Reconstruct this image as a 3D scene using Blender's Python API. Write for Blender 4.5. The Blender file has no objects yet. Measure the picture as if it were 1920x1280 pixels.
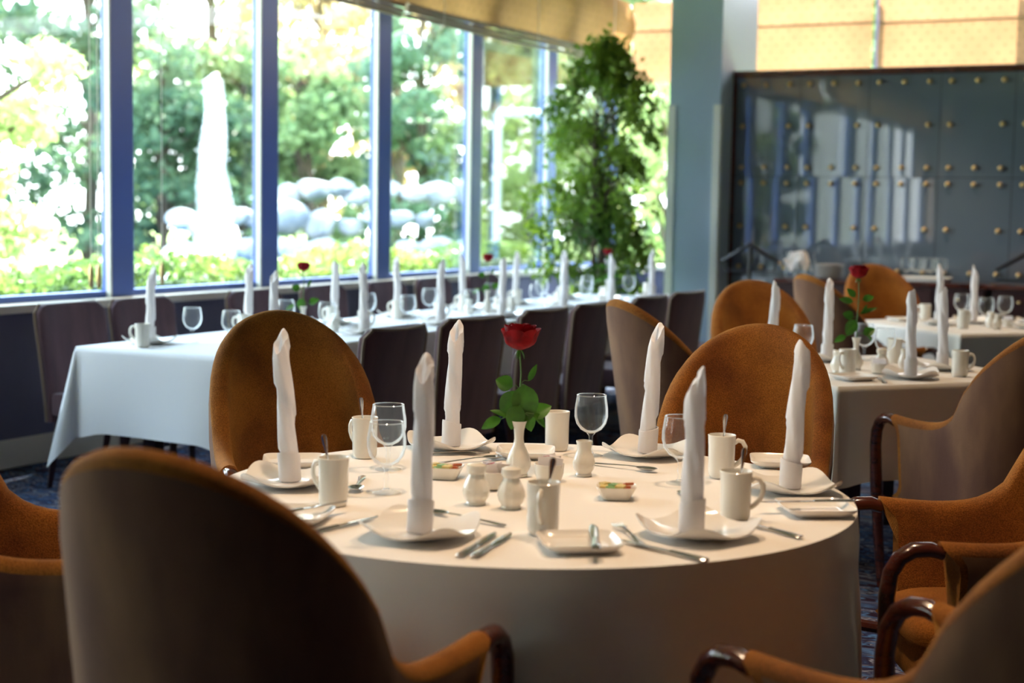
import bpy, bmesh, math, random
import numpy as np
from mathutils import Vector, Matrix
sc = bpy.context.scene
C = sc.collection
PI = math.pi
R = math.radians
rnd = random.Random(7)

# ------------------------------------------------------------------ camera
cam_d = bpy.data.cameras.new('camera')
cam = bpy.data.objects.new('camera', cam_d); C.objects.link(cam)
F, YAW, PITCH, ROLL = 2845.3, R(27.161), R(5.0943), R(0.9552)
cy_, sy_, cp_, sp_ = math.cos(YAW), math.sin(YAW), math.cos(PITCH), math.sin(PITCH)
fw = Vector((-sy_*cp_, cy_*cp_, -sp_)); rt = Vector((cy_, sy_, 0)); up = rt.cross(fw)
rt2 = rt*math.cos(ROLL)+up*math.sin(ROLL); up2 = up*math.cos(ROLL)-rt*math.sin(ROLL)
M = Matrix((rt2, up2, -fw)).transposed().to_4x4(); M.translation = (0, 0, 1.418)
cam.matrix_world = M
cam_d.sensor_width = 36.0; cam_d.lens = F/1920*36.0
cam_d.clip_start = 0.05; cam_d.clip_end = 300
cam_d.dof.use_dof = True; cam_d.dof.focus_distance = 4.3; cam_d.dof.aperture_fstop = 2.5
sc.camera = cam
# ------------------------------------------------------------------ world, sun, lamps, exposure
w = bpy.data.worlds.new('world'); sc.world = w; w.use_nodes = True
nt = w.node_tree; bg = nt.nodes['Background']
tc = nt.nodes.new('ShaderNodeTexCoord'); sep = nt.nodes.new('ShaderNodeSeparateXYZ')
nt.links.new(tc.outputs['Generated'], sep.inputs[0])
rmp = nt.nodes.new('ShaderNodeValToRGB'); nt.links.new(sep.outputs['Z'], rmp.inputs[0])
rmp.color_ramp.elements[0].position = 0.0; rmp.color_ramp.elements[0].color = (.95, .97, 1, 1)
rmp.color_ramp.elements[1].position = 0.6; rmp.color_ramp.elements[1].color = (.60, .77, 1, 1)
nt.links.new(rmp.outputs[0], bg.inputs[0]); bg.inputs[1].default_value = 5.5
SUN_AZ, SUN_EL = R(8), R(40)      # azimuth from +Y towards -X
sd = bpy.data.lights.new('sun', 'SUN'); so = bpy.data.objects.new('sun', sd); C.objects.link(so)
sd.energy = 19.0; sd.angle = R(.6); sd.color = (1, .93, .80)
so.rotation_euler = Vector((-math.sin(SUN_AZ)*math.cos(SUN_EL), math.cos(SUN_AZ)*math.cos(SUN_EL), math.sin(SUN_EL))).to_track_quat('Z', 'Y').to_euler()
LAMP = 60.0
for x, y in ((-1.6, 2.6), (-1.1, 3.7), (-1.5, 6.4), (-1.5, 9.2), (-2.6, 11.2), (-.4, 11.2)):
    ld = bpy.data.lights.new('ceiling_lamp', 'SPOT'); lo = bpy.data.objects.new('ceiling_lamp', ld); C.objects.link(lo)
    ld.energy = LAMP; ld.shadow_soft_size = .07; ld.spot_size = R(76); ld.spot_blend = .6; ld.color = (1, .69, .44); lo.location = (x, y, 3.5)
for i in range(3):
    pd = bpy.data.lights.new('window_portal', 'AREA'); po = bpy.data.objects.new('window_portal', pd); C.objects.link(po)
    pd.shape = 'RECTANGLE'; pd.size = 2.5; pd.size_y = 5.9; pd.cycles.is_portal = True
    po.location = (-6.14, -3.9+2.95+5.9*i, 2.1); po.rotation_euler = (0, -PI/2, 0)
sc.view_settings.view_transform = 'Standard'; sc.view_settings.look = 'None'
sc.view_settings.gamma = 1; sc.view_settings.use_curve_mapping = False
sc.view_settings.exposure = 1.35
sc.cycles.use_denoising = True
sc.cycles.max_bounces = 10; sc.cycles.transparent_max_bounces = 24
sc.cycles.sample_clamp_indirect = 8

# ------------------------------------------------------------------ materials
def mat(name, col, rough=.6, metal=0, var=None, vscale=5, bump=0, bscale=60, sheen=0, spec=.5, trans=0, ior=1.45, vec='Object', stretch=(1, 1, 1), translucent=0, coat=0, sheen_tint=None, vlow=.35, vhigh=.65, grain=0, gscale=200):
    m = bpy.data.materials.new(name); m.use_nodes = True; n = m.node_tree.nodes; l = m.node_tree.links
    b = n['Principled BSDF']
    b.inputs['Base Color'].default_value = (*col, 1); b.inputs['Roughness'].default_value = rough
    b.inputs['Metallic'].default_value = metal; b.inputs['Specular IOR Level'].default_value = spec
    b.inputs['Transmission Weight'].default_value = trans; b.inputs['IOR'].default_value = ior
    b.inputs['Sheen Weight'].default_value = sheen; b.inputs['Coat Weight'].default_value = coat
    if sheen_tint: b.inputs['Sheen Tint'].default_value = (*sheen_tint, 1)
    t = n.new('ShaderNodeTexCoord'); mp = n.new('ShaderNodeMapping'); mp.inputs['Scale'].default_value = stretch
    l.new(t.outputs[vec], mp.inputs[0])
    colout = None
    if var:
        ns = n.new('ShaderNodeTexNoise'); ns.inputs['Scale'].default_value = vscale; ns.inputs['Detail'].default_value = 4
        l.new(mp.outputs[0], ns.inputs['Vector'])
        cr = n.new('ShaderNodeValToRGB'); cr.color_ramp.elements[0].color = (*col, 1); cr.color_ramp.elements[1].color = (*var, 1)
        cr.color_ramp.elements[0].position = vlow; cr.color_ramp.elements[1].position = vhigh
        l.new(ns.outputs[0], cr.inputs[0]); l.new(cr.outputs[0], b.inputs['Base Color']); colout = cr.outputs[0]
    if grain:      # fine pile of light and dark threads
        ng = n.new('ShaderNodeTexNoise'); ng.inputs['Scale'].default_value = gscale; ng.inputs['Detail'].default_value = 2
        l.new(mp.outputs[0], ng.inputs['Vector'])
        rg = n.new('ShaderNodeMapRange'); rg.inputs['From Min'].default_value = .35; rg.inputs['From Max'].default_value = .65
        rg.inputs['To Min'].default_value = 1-grain; rg.inputs['To Max'].default_value = 1+grain
        l.new(ng.outputs[0], rg.inputs['Value'])
        vm = n.new('ShaderNodeVectorMath'); vm.operation = 'SCALE'; l.new(colout, vm.inputs[0]); l.new(rg.outputs[0], vm.inputs['Scale'])
        l.new(vm.outputs[0], b.inputs['Base Color'])
    if bump:
        nb = n.new('ShaderNodeTexNoise'); nb.inputs['Scale'].default_value = bscale; nb.inputs['Detail'].default_value = 3
        l.new(mp.outputs[0], nb.inputs['Vector'])
        bp = n.new('ShaderNodeBump'); bp.inputs['Strength'].default_value = bump; bp.inputs['Distance'].default_value = .01
        l.new(nb.outputs[0], bp.inputs['Height']); l.new(bp.outputs[0], b.inputs['Normal'])
    if translucent:
        tr = n.new('ShaderNodeBsdfTranslucent'); tr.inputs[0].default_value = (*col, 1)
        if colout: l.new(colout, tr.inputs[0])
        mx = n.new('ShaderNodeMixShader'); mx.inputs[0].default_value = translucent
        l.new(b.outputs[0], mx.inputs[1]); l.new(tr.outputs[0], mx.inputs[2])
        l.new(mx.outputs[0], n['Material Output'].inputs[0])
    return m

def thin_glass(name, tint=(.95, .98, .97), boost=1.0, edge_light=0, base=.0):
    m = bpy.data.materials.new(name); m.use_nodes = True; n = m.node_tree.nodes; l = m.node_tree.links
    n.remove(n['Principled BSDF'])
    tr = n.new('ShaderNodeBsdfTransparent'); tr.inputs[0].default_value = (*tint, 1)
    gl = n.new('ShaderNodeBsdfGlossy'); gl.inputs['Roughness'].default_value = .01
    out = gl.outputs[0]
    if edge_light:
        df = n.new('ShaderNodeBsdfTranslucent'); df.inputs[0].default_value = (.9, .93, .95, 1); d2 = n.new('ShaderNodeMixShader'); d2.inputs[0].default_value = edge_light  # translucent white mixed in imitates window light refracted at glass edges
        l.new(gl.outputs[0], d2.inputs[1]); l.new(df.outputs[0], d2.inputs[2]); out = d2.outputs[0]
    fr = n.new('ShaderNodeLayerWeight'); fr.inputs['Blend'].default_value = .12
    ml = n.new('ShaderNodeMath'); ml.operation = 'MULTIPLY_ADD'; ml.inputs[1].default_value = boost; ml.inputs[2].default_value = base; ml.use_clamp = True
    l.new(fr.outputs['Fresnel'], ml.inputs[0])
    mx = n.new('ShaderNodeMixShader'); l.new(ml.outputs[0], mx.inputs[0]); l.new(tr.outputs[0], mx.inputs[1]); l.new(out, mx.inputs[2])
    l.new(mx.outputs[0], n['Material Output'].inputs[0])
    return m

MT = {}
MT['orange'] = mat('orange_corduroy', (.33, .115, .018), .85, var=(.17, .050, .012), vscale=6, vlow=.38, vhigh=.68, grain=.34, gscale=300, bump=.5, bscale=420, sheen=.35, sheen_tint=(1, .55, .15), spec=.2)
MT['shell'] = mat('shade_brown_velvet_back', (.21, .105, .055), .85, var=(.095, .040, .030), vscale=4, bump=.2, bscale=300, sheen=.35, sheen_tint=(.95, .65, .45), spec=.2, stretch=(1.6, 1.6, .6))  # outer backs browner than the orange: mostly shade put into colour, partly pile
MT['mahog'] = mat('mahogany_wood', (.085, .018, .010), .22, var=(.04, .008, .006), vscale=14, spec=.6, coat=.6, stretch=(1, 1, 4))
MT['darkwood'] = mat('dark_wood', (.045, .014, .016), .35, var=(.025, .008, .010), vscale=10, spec=.5)
MT['taupe'] = mat('taupe_velvet', (.108, .054, .060), .8, var=(.062, .030, .038), vscale=6, sheen=.4, sheen_tint=(.75, .75, .85), spec=.2, stretch=(2, 2, .4))
MT['taupe_edge'] = mat('taupe_welt', (.20, .14, .095), .8, sheen=.5, sheen_tint=(.8, .75, .7), spec=.2)
MT['linen'] = mat('white_linen', (.80, .765, .72), .8, bump=.08, bscale=500, spec=.2)
MT['linen_window_tint'] = mat('white_linen_window_tint', (.80, .81, .84), .8, bump=.08, bscale=500, spec=.2)  # bluer copy of the linen, window light put into its colour
MT['napkin'] = mat('napkin_cotton', (.86, .83, .83), .85, translucent=.3, bump=.15, bscale=300, spec=.15)
MT['china'] = mat('cream_china', (.80, .755, .67), .12, spec=.55)
MT['china_w'] = mat('white_china', (.82, .79, .75), .10, spec=.55)
MT['steel'] = mat('polished_steel', (.62, .60, .58), .16, metal=1)
MT['glass'] = thin_glass('drinking_glass', (.985, .99, .99), .9, .5, .02)
MT['pane'] = thin_glass('window_glass', (.93, .97, .96), .8, 0, .01)
MT['clear'] = thin_glass('rim_highlight_glass', (.9, .9, .9), .9, .6, .35)  # strongest white share, a bright rim highlight put into the material
MT['blue'] = mat('blue_painted_metal', (.085, .15, .46), .32, spec=.5)
MT['silver'] = mat('white_guide_rail', (.72, .74, .68), .35)
MT['cream'] = mat('cream_paint', (.62, .58, .50), .45)
MT['sill'] = mat('sill_paint', (.66, .62, .54), .3)
MT['wallblue'] = mat('slate_blue_paint', (.115, .115, .18), .6, var=(.095, .095, .155), vscale=2)
MT['wallplain'] = mat('warm_grey_paint', (.10, .075, .065), .7)
MT['ceil'] = mat('ceiling_paint', (.42, .36, .31), .8)
MT['column'] = mat('column_paint', (.40, .53, .70), .5)
MT['colguard'] = mat('corner_guard', (.82, .85, .85), .3)
MT['panel'] = mat('backed_blue_glass', (.105, .140, .185), .02, spec=1.0, coat=1.0)
MT['panelgap'] = mat('panel_backing', (.02, .025, .035), .5)
MT['brass'] = mat('brass', (.50, .36, .18), .4, metal=1)
MT['petal'] = mat('red_petal', (.33, .002, .008), .6, var=(.14, .001, .005), vscale=30, translucent=.12, spec=.2)
MT['leafrose'] = mat('rose_leaf', (.055, .17, .014), .4, var=(.03, .09, .012), vscale=20, translucent=.35)
MT['stem'] = mat('green_stem', (.10, .20, .05), .5)
MT['sachet'] = mat('paper_sachet', (.80, .74, .74), .6)
MT['pink'] = mat('pink_print', (.62, .10, .17), .6)
MT['foilgold'] = mat('butter_foil_gold', (.65, .50, .18), .4)
MT['foilgreen'] = mat('butter_foil_green', (.20, .36, .14), .4)
MT['foilred'] = mat('butter_foil_red', (.58, .20, .10), .4)
MT['black'] = mat('black_metal', (.015, .015, .02), .35)
MT['bark'] = mat('bark', (.10, .075, .05), .9, var=(.05, .035, .025), vscale=12, bump=.5)
MT['stone'] = mat('pale_boulder', (.30, .30, .30), .9, var=(.15, .16, .175), vscale=2.5, bump=.6, bscale=8)
MT['lawn'] = mat('lawn', (.16, .26, .055), .9, var=(.33, .37, .12), vscale=.35, bump=.3, bscale=30)
MT['pool'] = mat('pond_water', (.06, .25, .55), .08, spec=.8)
MT['render'] = mat('pale_render', (.88, .86, .78), .6, var=(.82, .80, .72), vscale=1)
MT['white'] = mat('white_enamel', (.82, .84, .84), .4)

def leafmat(name, a, b, tl=.45):
    return mat(name, a, .5, var=b, vscale=1.2, translucent=tl, spec=.3, vec='Object')
LEAF = [leafmat('leaves_pale', (.30, .40, .14), (.50, .56, .26)), leafmat('leaves_mid', (.14, .23, .10), (.27, .35, .15)),
        leafmat('leaves_dark', (.06, .12, .07), (.13, .20, .10)), leafmat('leaves_yellow', (.46, .40, .20), (.52, .36, .20)),
        leafmat('leaves_blue', (.12, .22, .13), (.22, .34, .20))]
MT['ficus'] = leafmat('ficus_leaf', (.045, .11, .02), (.20, .32, .03), .42)
MT['hedge'] = leafmat('hedge_leaf', (.10, .20, .05), (.32, .42, .10), .3)

def blind_mat(name, col, tcol, tw, dots):
    m = bpy.data.materials.new(name); m.use_nodes = True; n = m.node_tree.nodes; l = m.node_tree.links
    n.remove(n['Principled BSDF'])
    d = n.new('ShaderNodeBsdfDiffuse'); t = n.new('ShaderNodeBsdfTranslucent')
    tc = n.new('ShaderNodeTexCoord'); mp = n.new('ShaderNodeMapping'); l.new(tc.outputs['Object'], mp.inputs[0])
    fac = None
    if dots:     # small woven dots in staggered rows
        sp = n.new('ShaderNodeSeparateXYZ'); l.new(mp.outputs[0], sp.inputs[0])
        def mth(op, a, b=None):
            q = n.new('ShaderNodeMath'); q.operation = op
            for i, v in enumerate((a, b)):
                if v is None: continue
                if isinstance(v, (int, float)): q.inputs[i].default_value = v
                else: l.new(v, q.inputs[i])
            return q.outputs[0]
        rw = mth('MULTIPLY', sp.outputs['Z'], 15.5)
        fl = mth('FLOOR', rw); odd = mth('MODULO', fl, 2.0)
        hx = mth('ADD', mth('MULTIPLY', sp.outputs[dots], 9.0), mth('MULTIPLY', odd, .5))
        fx = mth('SUBTRACT', mth('FRACT', hx), .5); fz = mth('SUBTRACT', mth('FRACT', rw), .5)
        dd = mth('SQRT', mth('ADD', mth('MULTIPLY', fx, fx), mth('MULTIPLY', mth('MULTIPLY', fz, fz), .5)))
        fac = mth('LESS_THAN', dd, .12)
    ns = n.new('ShaderNodeTexNoise'); ns.inputs['Scale'].default_value = 3; l.new(mp.outputs[0], ns.inputs['Vector'])
    for nd, cc in ((d, col), (t, tcol)):
        cr = n.new('ShaderNodeValToRGB'); cr.color_ramp.elements[0].color = (*[c*.82 for c in cc], 1); cr.color_ramp.elements[1].color = (*cc, 1)
        cr.color_ramp.elements[0].position = .3; cr.color_ramp.elements[1].position = .65
        l.new(ns.outputs[0], cr.inputs[0]); out = cr.outputs[0]
        if fac:
            mx = n.new('ShaderNodeMix'); mx.data_type = 'RGBA'; l.new(fac, mx.inputs[0]); l.new(out, mx.inputs[6]); mx.inputs[7].default_value = (*[c*.68 for c in cc], 1)
            out = mx.outputs[2]
        l.new(out, nd.inputs[0])
    mx = n.new('ShaderNodeMixShader'); mx.inputs[0].default_value = tw
    l.new(d.outputs[0], mx.inputs[1]); l.new(t.outputs[0], mx.inputs[2]); l.new(mx.outputs[0], n['Material Output'].inputs[0])
    return m
MT['blindback'] = blind_mat('dotted_blind_fabric', (.56, .34, .19), (.56, .31, .165), .19, 'X')
MT['blindwin'] = blind_mat('tan_blind_fabric', (.44, .26, .12), (.50, .27, .10), .30, 'Y')
MT['blindfold'] = mat('blind_hem_fabric', (.42, .35, .26), .8, translucent=.2)

def carpet_mat():
    m = mat('patterned_carpet', (.03, .03, .06), .95, bump=.3, bscale=300, spec=.1)
    n = m.node_tree.nodes; l = m.node_tree.links; b = n['Principled BSDF']
    tc = n.new('ShaderNodeTexCoord'); mp = n.new('ShaderNodeMapping'); mp.inputs['Rotation'].default_value = (0, 0, .6); mp.inputs['Scale'].default_value = (3, 7, 1)
    l.new(tc.outputs['Object'], mp.inputs[0])
    ns = n.new('ShaderNodeTexNoise'); ns.inputs['Scale'].default_value = 1.4; ns.inputs['Distortion'].default_value = 1.8; l.new(mp.outputs[0], ns.inputs['Vector'])
    cr = n.new('ShaderNodeValToRGB'); e = cr.color_ramp.elements
    e[0].position = 0; e[0].color = (.022, .010, .022, 1); e[1].position = 1; e[1].color = (.03, .014, .03, 1)
    for p, c in ((.40, (.022, .010, .022)), (.43, (.09, .20, .38)), (.46, (.03, .04, .09)), (.53, (.028, .014, .03)), (.56, (.30, .30, .34)), (.59, (.04, .035, .07)), (.66, (.08, .15, .28)), (.69, (.025, .015, .03))):
        q = e.new(p); q.color = (*c, 1)
    l.new(ns.outputs[0], cr.inputs[0]); l.new(cr.outputs[0], b.inputs['Base Color'])
    return m
MT['carpet'] = carpet_mat()

# ------------------------------------------------------------------ mesh helpers
class MB:
    def __init__(s): s.v = []; s.f = []
    def add(s, v, f):
        o = len(s.v); s.v += [tuple(p) for p in v]; s.f += [tuple(i+o for i in q) for q in f]; return s
    def box(s, x0, x1, y0, y1, z0, z1):
        v = [(x, y, z) for z in (z0, z1) for y in (y0, y1) for x in (x0, x1)]
        return s.add(v, [(0, 2, 3, 1), (4, 5, 7, 6), (0, 1, 5, 4), (2, 6, 7, 3), (0, 4, 6, 2), (1, 3, 7, 5)])
    def grid(s, rows, closed=False):       # rows: list of equal-length point lists
        n = len(rows[0]); v = [p for r in rows for p in r]; f = []
        for i in range(len(rows)-1):
            for j in range(n if closed else n-1):
                k = (j+1) % n
                f.append((i*n+j, i*n+k, (i+1)*n+k, (i+1)*n+j))
        return s.add(v, f)
    def lathe(s, prof, n=28, cx=0, cy=0, capb=True, capt=False, lobes=0, lobe=0):
        rows = []
        for r, z in prof:
            rows.append([(cx+r*(1+lobe*math.cos(lobes*2*PI*j/n))*math.cos(2*PI*j/n), cy+r*(1+lobe*math.cos(lobes*2*PI*j/n))*math.sin(2*PI*j/n), z) for j in range(n)])
        o = len(s.v); s.grid(rows, True)
        if capb: s.f.append(tuple(o+j for j in range(n))[::-1])
        if capt: s.f.append(tuple(o+(len(prof)-1)*n+j for j in range(n)))
        return s
    def tube(s, path, rad, n=8, flat=1.0, cap=True):
        P = [Vector(p) for p in path]; rows = []
        if isinstance(rad, (int, float)): rad = [rad]*len(P)
        prev = None
        for i, p in enumerate(P):
            t = (P[min(i+1, len(P)-1)]-P[max(i-1, 0)]).normalized()
            if prev is None:
                a = Vector((0, 0, 1)) if abs(t.z) < .9 else Vector((1, 0, 0))
                u = t.cross(a).normalized()
            else:
                u = (prev-t*prev.dot(t)).normalized()
            prev = u; w2 = t.cross(u)
            rows.append([tuple(p+u*(rad[i]*math.cos(2*PI*j/n))+w2*(rad[i]*flat*math.sin(2*PI*j/n))) for j in range(n)])
        o = len(s.v); s.grid(rows, True)
        if cap:
            s.f.append(tuple(o+j for j in range(n))[::-1]); s.f.append(tuple(o+(len(P)-1)*n+j for j in range(n)))
        return s
    def xf(s, Mx): s.v = [tuple(Mx @ Vector(p)) for p in s.v]; return s
    def build(s, name, m, parent=None, smooth=True, loc=(0, 0, 0), angle=40, bevel=0):
        me = bpy.data.meshes.new(name); me.from_pydata(s.v, [], s.f); me.materials.append(m)
        if bevel:
            bm = bmesh.new(); bm.from_mesh(me)
            bmesh.ops.bevel(bm, geom=[e for e in bm.edges if e.is_manifold and e.calc_face_angle(0) > .5], offset=bevel, segments=2, affect='EDGES', profile=.6)
            bm.to_mesh(me); bm.free()
        bm = bmesh.new(); bm.from_mesh(me); bmesh.ops.recalc_face_normals(bm, faces=bm.faces); bm.to_mesh(me); bm.free()
        if smooth:
            me.polygons.foreach_set('use_smooth', [True]*len(me.polygons)); me.set_sharp_from_angle(angle=R(angle))
        o = bpy.data.objects.new(name, me); C.objects.link(o); o.parent = parent; o.location = loc
        return o
def tag(o, label=None, cat=None, group=None, kind=None):
    if label: o['label'] = label
    if cat: o['category'] = cat
    if group: o['group'] = group
    if kind: o['kind'] = kind
    return o
def empty(name, loc=(0, 0, 0), rz=0):
    o = bpy.data.objects.new(name, None); C.objects.link(o); o.location = loc; o.rotation_euler = (0, 0, rz); o.empty_display_size = .1
    return o
def thing(name, label, cat, loc=(0, 0, 0), rz=0, group=None):
    return tag(empty(name, loc, rz), label, cat, group)
KIDS = {}
def dup(src, label, loc, rz, group=None, tilt=None):
    kids = [k for k in bpy.data.objects if k.parent is src] if src not in KIDS else KIDS[src]
    KIDS[src] = kids
    r = src.copy(); C.objects.link(r); r.location = loc; r.rotation_euler = (tilt[0] if tilt else 0, tilt[1] if tilt else 0, rz)
    r['label'] = label
    if group: r['group'] = group
    for k in kids:
        c = k.copy(); C.objects.link(c); c.parent = r
    return r
class Kind:            # builds the first one, copies it afterwards
    def __init__(s, maker): s.maker = maker; s.src = None
    def put(s, label, loc, rz=0, group=None, tilt=None):
        if s.src is None:
            s.src = s.maker(); KIDS[s.src] = [k for k in bpy.data.objects if k.parent is s.src]
            o = s.src; o.location = loc; o.rotation_euler = (tilt[0] if tilt else 0, tilt[1] if tilt else 0, rz); o['label'] = label
            if group: o['group'] = group
            return o
        return dup(s.src, label, loc, rz, group, tilt)
def struct(o): o['kind'] = 'structure'; return o

# ------------------------------------------------------------------ the room
WX, BY, FY, RX = -5.96, 13.85, -4.2, 4.0
CZ = 3.6
struct(MB().box(WX-.35, RX+.1, FY-.1, BY+.35, -.05, 0).build('floor', MT['carpet'], smooth=False))
struct(MB().box(WX-.25, RX+.1, FY-.1, BY+.02, CZ, CZ+.12).build('ceiling', MT['ceil'], smooth=False))
struct(MB().box(RX, RX+.1, FY, BY, 0, CZ).build('wall_right', MT['wallplain'], smooth=False))
struct(MB().box(WX-.25, RX, FY-.1, FY, 0, CZ).build('wall_front', MT['wallplain'], smooth=False))
struct(MB().box(WX-.25, WX, FY, BY, 0, .86).build('wall_left', MT['wallblue'], smooth=False))
struct(MB().box(WX-.25, WX-.02, FY, BY, 3.25, CZ).build('trim_1', MT['cream'], smooth=False))
struct(MB().box(WX-.25, RX, BY, BY+.2, 0, .86).build('wall_back', MT['wallblue'], smooth=False))
struct(MB().box(WX, WX+.02, FY, BY, 0, .15).build('baseboard_left', MT['cream'], smooth=False, bevel=.003))
sl = struct(MB().box(WX-.16, WX+.10, FY, BY, .82, .865).build('trim_2', MT['sill'], smooth=False, bevel=.006))
# window wall: one window per bay
MY = [6.70+1.40*(k-7) for k in range(13)]
bays = [FY]+MY+[BY]
for i in range(len(bays)-1):
    y0, y1 = bays[i], bays[i+1]
    g = 0.09
    wn = struct(empty('window_%d' % (i+1), (WX, (y0+y1)/2, .865)))
    h = (y1-y0)/2-g
    MB().box(-.06, -.052, -h, h, .0, 2.4).build('pane', MT['pane'], wn, smooth=False)
    MB().box(-.10, -.02, -h, h, .0, .035).build('sash_rail', MT['blue'], wn, smooth=False)
    MB().box(-.10, -.02, -h, h, 2.36, 2.4).build('sash_rail', MT['blue'], wn, smooth=False)
    if i < len(bays)-2:
        d = y1-(y0+y1)/2
        MB().box(-.055, .012, d-.095, d+.10, 0, 2.4).build('mullion', MT['blue'], wn, smooth=False, bevel=.008)
        MB().box(-.012, .020, d-.110, d-.0955, 0, 2.4).build('guide_rail', MT['silver'], wn, smooth=False)
# back wall glazing
xs = [-5.96, -4.65, -3.44, -2.2, -.95, .3, 1.6, 2.8, 4.0]
for i in range(8):
    wn = struct(empty('window_%d' % (20+i), ((xs[i]+xs[i+1])/2, BY, .86)))
    h = (xs[i+1]-xs[i])/2
    MB().box(-h+.04, h-.04, .06, .068, 0, 2.5).build('pane', MT['pane'], wn, smooth=False)
    MB().box(h-.04, h+.04, .04, .14, 0, 2.54).build('mullion', MT['blue'], wn, smooth=False)
struct(MB().box(WX, RX, BY-.06, BY+.2, .82, .865).build('trim_3', MT['sill'], smooth=False, bevel=.005))

# roman blinds on the back wall
def back_blind(label, x0, x1, zb, seams, sag=.0):
    t = thing('roman_blind', label, 'blind', ((x0+x1)/2, BY-.12, 0), 0, None)
    z = [zb]+seams+[3.38]; hw = (x1-x0)/2
    for a, b in zip(z[:-1], z[1:]):
        rows = []
        for k in range(9):
            q = k/8; zz = a+(b-a)*q
            rows.append([(-hw+2*hw*j/24, -.014*math.sin(PI*q)-.006*math.sin(j*.9+a*3)*math.sin(PI*q), zz+.006*math.sin(j*.5+a*9)*(1-abs(2*q-1))) for j in range(25)])
        MB().grid(rows).build('fabric_panel', MT['blindback'], t)
    for s_ in seams:
        MB().tube([(-hw+2*hw*j/12, .0, s_) for j in range(13)], .009, 6).build('seam_rod', MT['blindfold'], t)
    return t
back_blind('glowing orange dotted roman blind left of the column', -5.78, -4.62, 2.62, [3.11])
back_blind('glowing orange dotted roman blind right of the column, above the blue glass wall', -4.56, -3.47, 2.2, [2.68, 3.11])
back_blind('wide glowing orange dotted roman blind at the right, past the narrow bright gap', -3.41, -1.1, 2.2, [2.68, 3.10])
back_blind('fourth dotted roman blind, mirrored faintly in the window glass', -1.04, 1.2, 2.2, [2.68, 3.10])
back_blind('fifth dotted roman blind, farthest to the right', 1.26, 3.9, 2.2, [2.68, 3.10])
# roman blinds pulled up over the window wall
def side_blind(label, y0, y1, zb, seed):
    t = thing('roman_blind', label, 'blind', (WX+.17, (y0+y1)/2, 0), 0, None)
    r_ = random.Random(seed); hw = (y1-y0)/2; ny = 40
    ph = [r_.uniform(0, 6) for _ in range(4)]
    rows = []
    for k in range(14):
        q = k/13; zz = zb+.08+(3.38-zb-.08)*q
        rows.append([(.030+.03*math.sin(q*7+ph[0])+.012*math.sin(j*.55+ph[1]+q*3)*(1-q*.5)+.01*math.sin(j*1.3+ph[2]), -hw+2*hw*j/(ny-1), zz) for j in range(ny)])
    MB().grid(rows).build('fabric_panel', MT['blindwin'], t)
    for f_ in range(3):
        zc = zb+.018+.037*f_; b = MB(); path = []
        for j in range(ny):
            y = -hw+2*hw*j/(ny-1)
            path.append((.012+.012*f_, y, zc+.006*math.sin(y*2.3+ph[3]+f_)))
        b.tube(path, .021, 8, flat=.8).build('folded_pleat', MT['blindfold'], t)
    for j in (.12, .5, .88):
        MB().tube([(.055, -hw+2*hw*j, zb-.0), (.058, -hw+2*hw*j, 3.35)], .003, 5).build('cord', MT['silver'], t)
    return t
side_blind('tan roman blind gathered over the windows, nearer one leaving the top of the picture', 4.2, 9.42, 2.75, 3)
side_blind('tan roman blind gathered high over the windows, farther one ending near the ficus', 9.48, 13.66, 2.75, 5)
side_blind('tan roman blind over the windows beside the camera, seen only as a reflection', -3.9, 4.1, 2.75, 8)
# pull cords with wooden toggles hanging in front of the glass
cords = Kind(lambda: (lambda t: (MB().tube([(0, 0, 1.02), (0, 0, 3.2)], .0025, 5).build('cord', MT['cream'], t), MB().lathe([(.004, 1.06), (.011, 1.04), (.014, .97), (.012, .94), (.004, .93)], 10, capt=True).build('toggle', MT['brass'], t), t)[-1])(thing('blind_cord', '', 'cord')))
for x_, y_, lb in ((-5.87, 6.42, 'pale blind pull cord with small toggle left of the first blue mullion'), (-5.87, 6.95, 'blind pull cord with toggle just right of the first blue mullion'), (-5.87, 6.36, 'second pale pull cord beside the first, left of the first blue mullion')):
    cords.put(lb, (x_, y_, 0))

# column
cx0, cx1, cy0, cy1 = -4.715, -4.262, 12.0, 12.9
col = struct(MB().box(cx0, cx1, cy0, cy1, 0, CZ).build('trim_column', MT['column'], smooth=False, bevel=.004))
for gx in (cx0, cx1):
    s_ = 1 if gx == cx0 else -1
    b = MB().box(min(gx-.004*s_, gx+.060*s_), max(gx-.004*s_, gx+.060*s_), cy0-.006, cy0-.0005, .1, 2.28)
    b.box(min(gx-.006*s_, gx-.0005*s_), max(gx-.006*s_, gx-.0005*s_), cy0-.006, cy0+.045, .1, 2.28)
    b.build('corner_guard', MT['colguard'], col, smooth=False)

# blue glass partition with brass stand-offs
PY = 12.32
gp = thing('glass_partition', 'tall blue glass panel wall with brass knobs and dark wooden top rail', 'partition', (cx1, PY, 0))
px_ = [0.005+.57*k for k in range(15)]
zsplit = [.06, .88, 1.70, 2.52]
r2 = random.Random(11)
for i in range(len(px_)-1):
    for k in range(3):
        a, b = px_[i]+.003, px_[i+1]-.003; z0, z1 = zsplit[k]+.003, zsplit[k+1]-.003
        n = 8; bw = r2.uniform(-.0016, .0016); tl = r2.uniform(-.0012, .0012); rows = []
        for q in range(n+1):
            z = z0+(z1-z0)*q/n
            rows.append([(a+(b-a)*j/n, -(bw*math.sin(PI*j/n)+.5*bw*math.sin(PI*q/n))+tl*(j/n-.5), z) for j in range(n+1)])
        m_ = MB().grid(rows)
        o_ = m_.build('glass_panel', MT['panel'], gp)
MB().box(0, 8.1, .012, .05, .0, 2.52).build('backing', MT['panelgap'], gp, smooth=False)
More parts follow.
